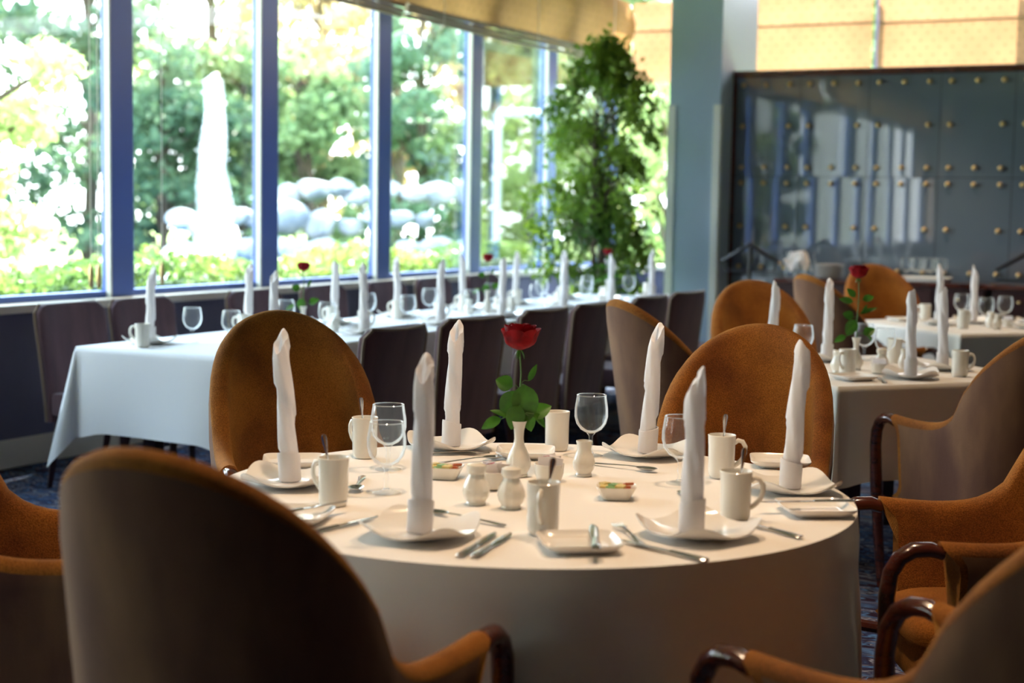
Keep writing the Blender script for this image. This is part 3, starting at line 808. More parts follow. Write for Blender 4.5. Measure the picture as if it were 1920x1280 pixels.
# ---- setting of the round table
g = 'round table'
S1 = [('n2', -1.538, 2.603, 'nearest setting, left of the front mug', 2), ('n4', -1.066, 2.895, 'front right setting', 1), ('n5', -1.037, 3.487, 'right-hand setting by the table edge', 4),
      ('n3', -1.526, 3.786, 'far setting in front of the rounded chair', 0), ('n6', -2.030, 3.600, 'far left setting, half hidden by the nearest napkin', 3), ('n1', -2.085, 2.925, 'left-hand setting beside the foreground chair', 2)]
for n_, x, y, lb, k in S1:
    px2, py2 = x, y
    if n_ == 'n4': px2, py2 = -1.055, 2.905
    K['plate'].put('curved square white dinner plate, round table, '+lb, (px2, py2, PZ), face(T1, x, y)+R(4), 'dinner plates on the round table')
    nap(k, 'tall rolled white napkin, round table, '+lb, x, y, 'rolled napkins on the round table', tilt={'n1': (0, -.07), 'n2': (.0, .04), 'n4': (0, .02), 'n5': (0, .035), 'n3': (0, .04), 'n6': (0, .03)}[n_], rz={'n1': 0, 'n2': .3, 'n3': .3, 'n4': .6, 'n5': .5, 'n6': .2}[n_])
MUG1 = [(-1.862, 2.775, 175, 'left of the rose, beside the left napkin', -.30, .05), (-1.334, 2.752, -72, 'at the front centre, handle facing the viewer', .25, .3), (-1.040, 3.095, 10, 'at the front right beyond the front right napkin', .22, .5),
        (-2.150, 3.350, 165, 'at the back left before the orange chair', -.15, .3), (-1.243, 3.580, 20, 'at the back right before the orange chair', .1, .1), (-1.775, 3.740, 130, 'at the far centre beside the rose leaves', .0, .3)]
for i, (x, y, a, lb, tx, ty) in enumerate(MUG1):
    K['mug'].put('cream china mug '+lb, (x, y, PZ), R(a), 'mugs on the round table')
    if i != 5: K['tsp'].put('teaspoon leaning in the mug '+lb.replace(', handle facing the viewer', ''), (x-.0, y, PZ+.021), R(27), 'teaspoons in mugs on the round table', tilt=(0, tx*.55))
for x, y, a, lb in ((-1.845, 2.600, 20, 'left of the nearest dinner plate'), (-1.218, 2.675, 27+8, 'at the front edge beside the front mug'), (-.912, 3.265, 27+5, 'at the right edge with a knife across it'),
                    (-1.17, 3.835, 20, 'at the back right behind the mugs'), (-2.235, 3.150, 35, 'at the far left edge'), (-1.86, 3.735+.10, 25, 'at the back centre behind the vase')):
    if lb.startswith('at the back centre'): x, y = -1.905, 3.72; x, y = -1.80, 3.60
    K['side'].put('small square white side plate '+lb, (x, y, PZ), R(a), 'side plates on the round table')
for x, y, lb in ((-2.000, 3.225, 'in front of the orange chair, left of the napkins'), (-1.655, 3.700, 'at the back centre, right of the rose'), (-1.300, 3.440, 'behind the front right napkin'), (-1.840, 2.960, 'nearer one by the left mug')):
    K['glass'].put('clear stemmed wine glass '+lb, (x, y, PZ), 0, 'wine glasses on the round table')
K['salt'].put('cream lobed shaker, left of the pair in front of the rose', (-1.600, 2.955, PZ), 0, 'shakers on the round table')
K['salt'].put('cream lobed shaker, right of the pair in front of the rose', (-1.512, 2.955, PZ), .3, 'shakers on the round table')
K['sugar'].put('cream bowl of paper sachets beside the vase, pink print showing', (-1.585, 3.300, PZ), R(27))
K['sugar'].put('cream bowl of paper sachets behind the two shakers', (-1.655, 3.135, PZ), R(60))
K['cream'].put('small cream milk jug behind the sachet bowl', (-1.545, 3.415, PZ), R(120))
K['butter'].put('small square dish of wrapped butter portions in the open middle of the round table', (-1.358, 3.185, PZ), R(24))
K['butter'].put('small square dish of wrapped butter portions left of the shakers', (-1.822, 3.200, PZ), R(20))
K['vase'].put('slim cream bud vase holding the rose on the round table', (-1.681, 3.323, PZ), 0)
LV = [(-.018, 0, .105, 2.75, .3, .045, .021, .10), (-.010, 0, .095, 4.3, .2, .075, .027, .09), (.010, -.008, .112, -1.5, .2, .100, .034, .10), (.022, 0, .120, 1.15, .2, .045, .008, .11),
      (-.045, 0, .024, 3.55, .7, .055, .016, .03), (-.030, 0, .030, 2.7, 1.0, .045, .010, .03), (.030, 0, .032, .55, .6, .055, .022, .03), (.036, -.01, .040, -.8, 1, .045, .012, .03), (0, -.012, .06, -1.9, .3, .065, .024, .04), (.012, 0, .05, -1.2, .9, .06, .02, .03)]
rose('dark red rose with green leaves in the vase on the round table', (-1.681, 3.323, PZ+.118), .196, (-.004, .004), LV, 1.16, 1)
def cut(kind, label, p0, p1, grp):     # p0 handle end -> p1 tip
    x, y = (p0[0]+p1[0])/2, (p0[1]+p1[1])/2
    K[kind].put(label, (x, y, PZ+.0005), math.atan2(p1[1]-p0[1], p1[0]-p0[0]), grp)
GC = 'cutlery on the round table'
cut('knife', 'steel knife right of the nearest plate, left one of the pair', (-1.376, 2.475), (-1.412, 2.70), GC)
cut('knife', 'steel knife right of the nearest plate, right one of the pair', (-1.350, 2.485), (-1.382, 2.71), GC)
cut('spoon', 'steel spoon lying behind the nearest dinner plate', (-1.44, 2.775), (-1.63, 2.80), GC)
cut('fork', 'steel fork between the front side plate and the front right plate', (-1.100, 2.735), (-1.245, 2.915), GC)
cut('knife', 'steel knife at the front edge below the front right plate', (-.985, 2.70), (-1.13, 2.755), GC)
cut('knife', 'steel knife right of the front right plate, handle at the edge', (-.862, 2.985), (-1.05, 3.09), GC)
cut('spoon', 'steel spoon lying right of the milk jug in front of the far plate', (-1.60, 3.575), (-1.42, 3.555), GC)
cut('fork', 'steel fork at the back between far left plate and vase', (-2.05, 3.46), (-1.90, 3.56), GC)
cut('spoon', 'steel spoon at the back left of the vase', (-1.93, 3.36), (-1.84, 3.51), GC)
cut('spoon', 'steel dessert spoon beside the stem of the nearer wine glass', (-1.99, 3.09), (-1.905, 2.93), GC)
cut('fork', 'steel fork behind the front right mug, tines showing', (-1.255, 3.33), (-1.165, 3.16), GC)
cut('knife', 'steel knife beside the far plate by the chair gap', (-1.63, 3.86), (-1.68, 3.88), GC) if False else None
cut('knife', 'steel knife left of the nearest plate by the foreground chair', (-1.735, 2.49), (-1.70, 2.70), GC)
def on_plate(kind, label, x, y, z, a, grp, tilt=(0, 0)): K[kind].put(label, (x, y, z), a, grp, tilt)
on_plate('knife', 'knife resting across the side plate at the right edge', -.930, 3.262, PZ+.021, R(215), 'knives resting on side plates of the round table')
on_plate('knife', 'knife resting on the side plate at the front', -1.185, 2.68, PZ+.021, R(115), 'knives resting on side plates of the round table')
on_plate('knife', 'knife resting on the side plate left of the nearest dinner plate', -1.82, 2.615, PZ+.021, R(75), 'knives resting on side plates of the round table')

# ---- setting of the long table
GN, GP = 'rolled napkins on the long table', 'dinner plates on the long table'
near = (5.78, 6.56, 7.35, 8.08, 8.95, 9.73, 10.49)
wins = (5.50, 6.25, 7.03, 7.71, 8.50, 9.24, 10.0)
for side, ys, X, sg, nm in ((0, wins, -4.72, 1, 'window side'), (1, near, -4.22, -1, 'room side')):
    for i, y in enumerate(ys):
        lb = '%s place from the near end, %s of the long table' % (ordn[i], nm)
        K['plate'].put('curved square white plate, '+lb, (X, y, PZ), R(rnd.uniform(-5, 5)), GP)
        nap(i*3+side, 'tall rolled white napkin, '+lb, X, y, GN, tilt=(rnd.uniform(-.03, .03), rnd.uniform(-.03, .03)))
        mx, my = X+sg*(.09 if side == 0 else .10), y-.155*(1 if side == 0 else -1)
        K['mug'].put('cream mug, '+lb, (mx, my, PZ), R(200 if side == 0 else 20)+rnd.uniform(-.3, .3), 'mugs on the long table')
        K['glass'].put('stemmed wine glass, '+lb, (X+sg*.12, y+.16*(1 if side == 0 else -1), PZ), 0, 'wine glasses on the long table')
        K['fork'].put('steel fork, '+lb, (X-sg*.0, y+.135*(1 if side == 1 else -1)*(-1), PZ+.0005), PI if side == 1 else 0, 'cutlery on the long table')
for x, y, lb in ((-4.50, 6.42, 'nearest rose on the long table, before the second blue mullion'), (-4.50, 8.42, 'middle rose on the long table, before the fourth mullion'), (-4.50, 10.30, 'farthest small rose on the long table, against the ficus')):
    K['vase'].put('slim bud vase under the '+lb, (x, y, PZ), 0)
    rose('dark red '+lb, (x, y, PZ+.118), .20, (0, 0), [LV[0], LV[3], LV[4], LV[6], LV[8]], .85, int(y*10))
for i, (x, y) in enumerate(((-4.43, 6.60), (-4.50, 8.18), (-4.43, 8.62), (-4.46, 10.12))):
    K['salt'].put('cream shaker, %s along the middle of the long table' % ordn[i], (x, y, PZ), 0, 'shakers on the long table')
for i, (x, y) in enumerate(((-4.55, 8.78), (-4.44, 9.42))):
    K['sugar'].put('sachet bowl, %s along the middle of the long table' % ('nearer one' if i == 0 else 'farther one'), (x, y, PZ), .4)

# ---- settings of the two square tables
def sq(items, where, gsuf):
    for kind, x, y, a, lb in items:
        if kind == 'nap':
            K['plate'].put('curved square white plate, %s, %s' % (where, lb), (x, y, PZ), R(a), 'dinner plates, '+gsuf)
            nap(int(abs(x*37)), 'tall rolled white napkin, %s, %s' % (where, lb), x, y, 'rolled napkins, '+gsuf, tilt=(0, .03))
        else:
            names = dict(mug='cream mug', glass='stemmed wine glass', side='square side plate', salt='cream shaker', cream='cream milk jug', sugar='bowl of sachets', vase='slim bud vase', fork='steel fork', spoon='steel spoon', knife='steel knife')
            K[kind].put('%s, %s, %s' % (names[kind], where, lb), (x, y, PZ+(.0005 if kind in ('fork', 'spoon', 'knife') else 0)), R(a), kind+' group, '+gsuf if kind in ('mug', 'glass') else None)
sq([('nap', -1.835, 6.665, 49, 'left of the rose'), ('nap', -1.355, 6.185, 10, 'front right'), ('nap', -1.310, 6.600, 49, 'right, just behind the front right one'), ('nap', -2.00, 6.37, 20, 'far left behind the orange chair back'),
    ('mug', -1.60, 6.13, 250, 'before the vase'), ('mug', -1.195, 6.37, 0, 'at the right beside the napkins'), ('mug', -1.56, 6.78, 40, 'behind the milk jug'),
    ('glass', -1.905, 6.53, 0, 'left of the napkin'), ('glass', -1.70, 6.80, 0, 'behind the vase'), ('glass', -1.56, 6.60, 0, 'right of the rose'),
    ('side', -1.535, 5.98, 49, 'at the front corner'), ('salt', -1.53, 6.42, 0, 'right of the vase'), ('salt', -1.66, 6.21, 0, 'left of the front mug'), ('cream', -1.45, 6.50, 90, 'at the centre'), ('sugar', -1.50, 6.27, 0, 'near the centre'),
    ('vase', -1.625, 6.36, 0, 'holding the second rose'), ('knife', -1.43, 6.02, 110, 'in front'), ('spoon', -1.60, 6.93, 30, 'at the back')], 'middle right table', 'middle right table')
rose('dark red rose with many green leaves on the middle right table', (-1.625, 6.36, PZ+.118), .27, (.0, .0), [LV[0], LV[1], LV[3], LV[4], LV[6], LV[7], (-.02, 0, .17, 2.9, .3, .06, .015, .16), (-.012, 0, .19, 2.3, .3, .05, .015, .17), (.02, 0, .18, .3, .3, .05, .016, .16), (.01, 0, .12, .4, .5, .08, .010, .1)], 1.0, 9)
sq([('nap', T3[0]-.20, T3[1]-.12, 49, 'left of the two together'), ('nap', T3[0]-.05, T3[1]+.17, 30, 'right of the two together'), ('nap', T3[0]+.33, T3[1]-.05, 49, 'at the right edge, nearer one'), ('nap', T3[0]+.30, T3[1]+.28, 20, 'at the right edge, farther one'),
    ('mug', T3[0]-.02, T3[1]-.30, 60, 'at the front'), ('mug', T3[0]-.33, T3[1]+.12, 170, 'at the left'), ('glass', T3[0]-.16, T3[1]+.36, 0, 'at the back left'), ('glass', T3[0]+.05, T3[1]+.02, 0, 'in the middle'), ('glass', T3[0]+.12, T3[1]+.26, 0, 'at the back'),
    ('side', T3[0]-.46, T3[1]+.02+.05, 49, 'at the left corner'), ('salt', T3[0]+.10, T3[1]-.10, 0, 'beside the front mug'), ('sugar', T3[0]+.18, T3[1]+.02, 0, 'right of the front mug'), ('cream', T3[0]+.16, T3[1]-.22, 0, 'at the front right')], 'far right table', 'far right table')

# ------------------------------------------------------------------ sideboards and what stands on them
def sideboard(label, x0, x1, h):
    t = thing('sideboard', label, 'sideboard', ((x0+x1)/2, 11.90, 0)); hw = (x1-x0)/2
    MB().box(-hw-.02, hw+.02, -.25, .24, h-.035, h).build('top', MT['mahog'], t, smooth=False, bevel=.006)
    MB().box(-hw, hw, -.22, .23, .08, h-.036).build('body', MT['darkwood'], t, smooth=False)
    n = 2
    for i in range(n):
        a = -hw+.02+i*(2*hw-.02)/n; b2 = a+(2*hw-.02)/n-.02
        d = MB().box(a, b2, -.24, -.221, h-.20, h-.05).build('drawer', MT['darkwood'], t, smooth=False, bevel=.003)
        MB().lathe([(.008, 0), (.008, .01), (.013, .015), (.0, .022)], 10).xf(Matrix.Translation(((a+b2)/2, -.24, h-.125)) @ Matrix.Rotation(PI/2, 4, 'X')).build('knob', MT['brass'], d)
        d = MB().box(a, b2, -.24, -.221, .10, h-.215).build('door', MT['darkwood'], t, smooth=False, bevel=.003)
        MB().lathe([(.008, 0), (.008, .01), (.013, .015), (.0, .022)], 10).xf(Matrix.Translation((b2-.04 if i == 0 else a+.04, -.24, h-.40)) @ Matrix.Rotation(PI/2, 4, 'X')).build('knob', MT['brass'], d)
    for x in (-hw+.04, hw-.04):
        for y in (-.18, .18): MB().box(x-.025, x+.025, y-.025, y+.025, 0, .08).build('foot', MT['darkwood'], t, smooth=False)
    return t
sideboard('dark wood sideboard left, carrying the plate stack and cloth-topped carafes', -3.64, -2.84, .885)
sideboard('dark wood sideboard right, carrying the tray of glasses', -2.80, -2.02, .895)
sideboard('third dark wood sideboard at the right edge', -1.98, -1.2, .895)
SBZ = .8865
for i in range(9):
    o = MB().lathe([(.07, 0), (.09, .004), (.125, .012), (.126, .014), (.12, .0135), (.088, .007), (0, .006)], 36).build('plate', MT['china_w'], None, loc=(-3.27, 11.88, SBZ+.0125*i))
    tag(o, 'round white plate in the stack on the left sideboard, %s from the bottom' % (ordn+['ninth'])[i], 'plate', 'stacked plates on the left sideboard')
def mk_carafe():
    t = thing('carafe', '', 'carafe')
    MB().lathe([(.035, 0), (.04, .004), (.042, .10), (.036, .14), (.026, .17), (.030, .20), (.028, .20), (.024, .17), (.034, .14), (.039, .10), (.036, .008), (0, .006)], 24).build('body', MT['glass'], t); return t
caraf = Kind(mk_carafe)
for i, (x, y) in enumerate(((-3.58, 11.84), (-3.49, 11.80), (-3.53, 11.93), (-3.44, 11.93))):
    caraf.put('clear glass carafe under the white cloth, %s on the left sideboard' % ('leftmost', 'front middle', 'rear middle', 'rightmost')[i], (x, y, SBZ), 0, 'carafes on the left sideboard')
rows = []
for k in range(10):
    row = []
    for j in range(14):
        u, v = j/13*2-1, k/9*2-1
        e = max(abs(u), abs(v)); z = .205-.115*max(0, e-.55)/.45*(1+.4*math.sin(5*u+3*v))+.008*math.sin(4*u+v*2)
        row.append((.098*u-.002, .082*v, z+.004))
    rows.append(row)
tag(MB().grid(rows).build('cloth', MT['napkin'], None, loc=(-3.525, 11.87, SBZ)), 'folded white cloth draped over the carafes on the left sideboard', 'cloth')
TRX, TRY = -2.52, 11.87
tr = tag(MB().grid([[(x*s_, y*s_, z) for x, y in [(.20*math.copysign(abs(math.cos(a))**.5, math.cos(a)), .14*math.copysign(abs(math.sin(a))**.5, math.sin(a))) for a in [2*PI*j/36 for j in range(36)]]] for s_, z in ((0, 0), (.93, 0), (1, .025), (1.02, .028), (1.0, .030), (.92, .006), (0, .006))], True).build('tray', MT['china_w'], None, loc=(TRX, TRY, .8965)), 'white oval tray of glasses on the right sideboard', 'tray')
for i, (x, y) in enumerate(((-.13, -.05), (-.04, -.06), (.05, -.05), (.13, -.04), (-.09, .05), (.0, .05), (.09, .06))):
    K['glass'].put('upright stemmed glass on the white tray, %s' % ('front row far left', 'front row second', 'front row third', 'front row far right', 'back row left', 'back row middle', 'back row right')[i], (TRX+x, TRY+y, .9035), 0, 'glasses on the tray')
# folded cutlery basket between
t = thing('basket', 'small dark basket right of the plate stack on the left sideboard', 'basket', (-3.03, 11.88, SBZ))
MB().lathe([(.06, 0), (.075, .03), (.085, .07), (.088, .072), (.08, .068), (.07, .03), (0, .008)], 24).build('bowl', MT['darkwood'], t)
for i in range(5): MB().tube([(-.05+.025*i, -.02, .03), (-.06+.03*i, .02, .11)], .006, 6).build('handle', MT['steel'], t)

def valet(label, x, y, rz):
    t = thing('valet_stand', label, 'coat stand', (x, y, 0), rz)
    MB().tube([(0, 0, .03), (0, 0, 1.15)], .016, 8).build('pole', MT['black'], t)
    MB().tube([(-.23, 0, 1.02), (-.14, 0, 1.07), (0, 0, 1.155), (.14, 0, 1.07), (.23, 0, 1.02)], [.012, .016, .02, .016, .012], 8).build('hanger', MT['black'], t)
    MB().tube([(-.20, 0, .95), (.20, 0, .95)], .007, 8).build('trouser_bar', MT['black'], t)
    for s_ in (-1, 1): MB().tube([(.20*s_, 0, .95), (.20*s_, 0, 1.02)], .006, 6).build('bracket', MT['black'], t)
    MB().tube([(.23, 0, 1.02), (.25, 0, 1.008)], .013, 8).build('brass_tip', MT['brass'], t)
    MB().box(-.20, .20, -.02, .02, 0, .03).build('foot', MT['black'], t, smooth=False); MB().box(-.02, .02, -.17, .17, 0, .03).build('foot', MT['black'], t, smooth=False)
valet('black valet stand with sloping hanger beside the column', -3.74, 11.30, 0)
valet('black valet stand at the right edge behind the far table', -1.66, 11.25, 0)

# ------------------------------------------------------------------ plants
nr = np.random.default_rng(5)
def leaves(name, pts, size, m, parent=None, aspect=.5, droop=.0, kind='stuff'):
    n = len(pts); sz = size*nr.uniform(.6, 1.3, n)
    d = nr.normal(size=(n, 3)); d[:, 2] -= droop; d /= np.linalg.norm(d, axis=1)[:, None]
    e = np.cross(d, nr.normal(size=(n, 3))); e /= np.linalg.norm(e, axis=1)[:, None]
    p = np.asarray(pts)
    q0 = p-d*sz[:, None]*.5; q2 = p+d*sz[:, None]*.5; q1 = p+e*(sz*aspect*.5)[:, None]; q3 = p-e*(sz*aspect*.5)[:, None]
    v = np.stack([q0, q1, q2, q3], 1).reshape(-1, 3)
    me = bpy.data.meshes.new(name); me.vertices.add(4*n); me.vertices.foreach_set('co', v.ravel())
    me.loops.add(4*n); me.loops.foreach_set('vertex_index', np.arange(4*n, dtype=np.int32))
    me.polygons.add(n); me.polygons.foreach_set('loop_start', np.arange(0, 4*n, 4, dtype=np.int32))
    me.materials.append(m); me.update(calc_edges=True); me.validate()
    o = bpy.data.objects.new(name, me); C.objects.link(o); o.parent = parent
    if kind: o['kind'] = kind
    return o
# ficus in a pot behind the long table
fx, fy = -5.06, 11.40
t = thing('potted_ficus', 'tall leafy green ficus tree between the windows and the column', 'plant', (fx, fy, 0))
MB().lathe([(.15, 0), (.19, .25), (.20, .36), (.185, .36), (.17, .33), (0, .33)], 28).build('pot', MT['darkwood'], t)
MB().lathe([(.17, .332), (0, .34)], 20, capb=False).build('soil', MT['bark'], t)
tips = []
for i in range(3):
    a = i*2.1; pth = [(.02*math.cos(a), .02*math.sin(a), .33), (.05*math.cos(a+1), .05*math.sin(a+1), .9), (.06*math.cos(a+2), .06*math.sin(a+2), 1.5), (.10*math.cos(a+2.4), .10*math.sin(a+2.4), 2.2)]
    MB().tube(pth, [.022, .018, .014, .008], 8).build('trunk', MT['bark'], t)
P_ = []; nr_ = random.Random(3)
br = MB()
for i in range(215):
    z = .50+2.25*rnd.random()**.85
    side = rnd.gauss(0, 1)
    wid = .56*math.sin(PI*min(.93, max(.08, (z-.28)/2.6)))**.45
    a = rnd.uniform(0, 2*PI); r_ = wid*math.sqrt(rnd.random())
    e = (min(.34, r_*math.cos(a)*1.08), r_*math.sin(a)*.75, z)
    if z > 2.0: e = (e[0]+.0, e[1], z)
    br.tube([(.04*math.cos(a), .04*math.sin(a), z-.22), (e[0]*.6, e[1]*.6, z-.04), e, (e[0]*1.2, e[1]*1.2, e[2]-.12)], [.006, .004, .003, .002], 4)
    for k in range(46):
        q = rnd.random(); P_.append((e[0]*(.55+.75*q)+rnd.gauss(0, .045), e[1]*(.55+.75*q)+rnd.gauss(0, .045), z+.02-.13*q+rnd.gauss(0, .05)))
P_ = [(min(p[0], .40-abs(nr_.gauss(0, .05))), p[1], p[2]) for p in P_]
br.build('branches', MT['bark'], t)['kind'] = 'stuff'
leaves('foliage', [p for p in P_ if math.sin(p[0]*9+p[2]*5)+math.sin(p[2]*11+p[0]*4+p[1]*7) > -.75], .075, MT['ficus'], t, .48, .7)

# ------------------------------------------------------------------ outside
GZ = -.30
struct(MB().box(-70, WX-.40, -40, 70, GZ-.1, GZ).build('ground', MT['lawn'], smooth=False))
struct(MB().box(WX-.40, 30, BY+.40, 70, GZ-.1, GZ).build('ground', MT['lawn'], smooth=False))
def hedge(label, x0, x1, y0, y1, z1, n, seed):
    t = thing('hedge', label, 'hedge', ((x0+x1)/2, (y0+y1)/2, GZ)); hx, hy = (x1-x0)/2, (y1-y0)/2; h = z1-GZ
    rows = []
    MB().box(-hx+.08, hx-.08, -hy+.05, hy-.05, 0, h-.10).build('core', LEAF[2], t, smooth=False)
    p = nr.uniform(-1, 1, (n, 3)); ax = nr.integers(0, 3, n); p = p.copy()
    for i in range(n):
        if ax[i] == 0: p[i, 0] = math.copysign(1, p[i, 0])
        elif ax[i] == 1: p[i, 0] = 1
        else: p[i, 2] = 1
    q = np.c_[p[:, 0]*hx, p[:, 1]*hy, (p[:, 2]+1)/2*h+.05*np.sin(p[:, 1]*hy*2.2)]+nr.normal(0, .035, (n, 3))
    leaves('foliage', q, .085, MT['hedge'], t, .6)
hedge('low clipped hedge outside the left windows', -7.6, -7.0, 4.0, 11.6, .93, 9000, 1)
hedge('low clipped hedge outside the right-hand windows', -8.3, -7.8, 11.9, 16.6, .90, 9000, 2)
# fountain
pond = tag(MB().lathe([(5.2, 0), (5.2, .10), (4.9, .11), (4.9, .06), (0, .055)], 48).build('pond_basin', MT['stone'], None, loc=(-13.7, 16.5, GZ)), 'round stone pond basin around the tall fountain', 'pond')
MB().lathe([(4.88, .085), (0, .085)], 48, capb=False).build('water', MT['pool'], pond)
tag(MB().grid([[(x, y, .02) for x in (-2.4, 2.4)] for y in (-7, 7)]).build('blue_pool', MT['pool'], None, loc=(-19.6, 21.0, GZ)), 'strip of bright blue water on the lawn behind the hedge', 'pool')
def spray_mat(name, den):
    m = bpy.data.materials.new(name); m.use_nodes = True; n = m.node_tree.nodes; l = m.node_tree.links; n.remove(n['Principled BSDF'])
    d = n.new('ShaderNodeBsdfTranslucent'); d.inputs[0].default_value = (.95, .97, 1, 1); d2 = n.new('ShaderNodeBsdfDiffuse'); d2.inputs[0].default_value = (.95, .97, 1, 1)
    ad = n.new('ShaderNodeMixShader'); ad.inputs[0].default_value = .5; l.new(d.outputs[0], ad.inputs[1]); l.new(d2.outputs[0], ad.inputs[2])
    tr = n.new('ShaderNodeBsdfTransparent'); mx = n.new('ShaderNodeMixShader')
    tc = n.new('ShaderNodeTexCoord'); ns = n.new('ShaderNodeTexNoise'); ns.inputs['Scale'].default_value = 6
    mp = n.new('ShaderNodeMapping'); mp.inputs['Scale'].default_value = (1, 1, .25); l.new(tc.outputs['Object'], mp.inputs[0]); l.new(mp.outputs[0], ns.inputs['Vector'])
    mm = n.new('ShaderNodeMath'); mm.operation = 'MULTIPLY'; mm.inputs[1].default_value = den; l.new(ns.outputs[0], mm.inputs[0])
    l.new(mm.outputs[0], mx.inputs[0]); l.new(tr.outputs[0], mx.inputs[1]); l.new(ad.outputs[0], mx.inputs[2]); l.new(mx.outputs[0], n['Material Output'].inputs[0])
    return m
SP1, SP2 = spray_mat('water_spray', .62), spray_mat('water_mist', .15)
def fountain(label, x, y, h, wdt):
    t = thing('fountain_jet', label, 'fountain', (x, y, GZ+.10))
    rr = random.Random(int(h*10))
    def colm(f0, f1, n=14): 
        rows = []
        for k in range(n+1):
            q = k/n
            r_ = f0+(f1-f0)*q
            rows.append([((r_*(1+.18*math.sin(3*a+k)+.1*math.sin(7*a-k)))*math.cos(a), (r_*(1+.18*math.sin(3*a+k)))*math.sin(a), h*q) for a in [2*PI*j/16 for j in range(16)]])
        rows.append([(0, 0, h*1.03)]*16)
        return MB().grid(rows, True)
    colm(.05*wdt, .07*wdt).build('jet', SP1, t)
    colm(.20*wdt, .11*wdt).build('falling_water', SP2, t)
    colm(.32*wdt, .10*wdt).build('mist', SP2, t)
    n = 500; q = nr.random(n)**1.1; a = nr.uniform(0, 2*PI, n); r_ = np.abs(nr.normal(0, .5, n))*wdt*(.45*(1-q)+.10)
    leaves('droplets', np.c_[r_*np.cos(a), r_*np.sin(a), q*h], .05, SP1, t, .9)
fountain('tall white fountain jet seen through the second window', -12.36, 15.64, 3.15, 1.0)
fountain('small fountain spray at the far left behind the hedge', -10.6, 10.4, 1.15, .8)
fountain('short fountain spray left of the tall jet', -11.8, 14.1, 1.05, .6)
t = thing('globe_lamp', 'round white garden globe lamp behind the hedge', 'lamp', (-7.95, 9.70, GZ))
MB().tube([(0, 0, 0), (0, 0, 1.06)], .03, 8).build('post', MT['black'], t)
gm = MB(); gm.lathe([(.162*math.sin(PI*k/14)+1e-4, 1.21-.162*math.cos(PI*k/14)) for k in range(15)], 28, capb=False); gm.build('globe', MT['white'], t)
# boulders
def boulder(x, y, z, s, seed, label):
    me = bpy.data.meshes.new('boulder'); bm = bmesh.new(); bmesh.ops.create_icosphere(bm, subdivisions=3, radius=1)
    r_ = random.Random(seed); ks = [(Vector((r_.gauss(0, 1), r_.gauss(0, 1), r_.gauss(0, 1))).normalized(), r_.uniform(.55, .85)) for _ in range(9)]
    sx, sy, sz = s*r_.uniform(.8, 1.3), s*r_.uniform(.8, 1.2), s*r_.uniform(.6, .85)
    for v in bm.verts:
        c = v.co.copy()
        for nrm, d in ks:
            e = c.dot(nrm)-d
            if e > 0: c -= nrm*e*.85
        v.co = Vector((c.x*sx, c.y*sy, c.z*sz))
    bm.to_mesh(me); bm.free(); me.materials.append(MT['stone'])
    me.polygons.foreach_set('use_smooth', [True]*len(me.polygons)); me.set_sharp_from_angle(angle=R(28))
    o = bpy.data.objects.new('boulder', me); C.objects.link(o); o.location = (x, y, z); o.rotation_euler.z = r_.uniform(0, 6)
    tag(o, label, 'boulder', 'pale boulders banked beyond the pond')
r3 = random.Random(21); k = 0
ns_ = 11
for row, (zz, cnt) in enumerate(((GZ+.28, 12), (GZ+.85, 11), (GZ+1.40, 10), (GZ+1.90, 8))):
    for i in range(cnt):
        q = (i+.5*(row % 2))/11+(.28 if row == 3 else 0)
        x = -16.2+3.9*q+r3.uniform(-.1, .1); y = 19.3+3.4*q+.30*row+r3.uniform(-.1, .1)
        boulder(x-.22*row, y+.1*row, zz+r3.uniform(-.08, .10), r3.uniform(.25, .38), 100+k, 'pale boulder in the %s row of the rock bank, %s from the left' % (('lowest', 'second', 'third', 'top')[row], (ordn+['ninth', 'tenth', 'eleventh', 'twelfth'])[i])); k += 1
# white frame and garden bench
t = thing('white_arch', 'white tubular frame standing among the trees outside', 'arch', (-11.6, 22.0, GZ))
for p in ([(0, 0, 0), (0, 0, 3.22)], [(0, 0, 3.22), (2.6, 1.25, 3.22)], [(2.6, 1.25, 0), (2.6, 1.25, 3.22)]):
    MB().tube(p, .07, 8).build('post' if p[0][2] != p[1][2] else 'crossbar', MT['white'], t)
t = thing('garden_bench', 'low white garden bench outside the fifth window', 'bench', (-8.55, 17.9, GZ), R(25))
MB().box(-.7, .7, -.2, .2, .60, .65).build('seat', MT['white'], t, smooth=False); MB().box(-.7, .7, .17, .21, .78, .98).build('backrest', MT['white'], t, smooth=False)
for x in (-.6, .6): MB().box(x-.03, x+.03, -.18, .21, 0, .60).build('leg', MT['white'], t, smooth=False); MB().box(x-.03, x+.03, .17, .21, .6, .9).build('post', MT['white'], t, smooth=False)
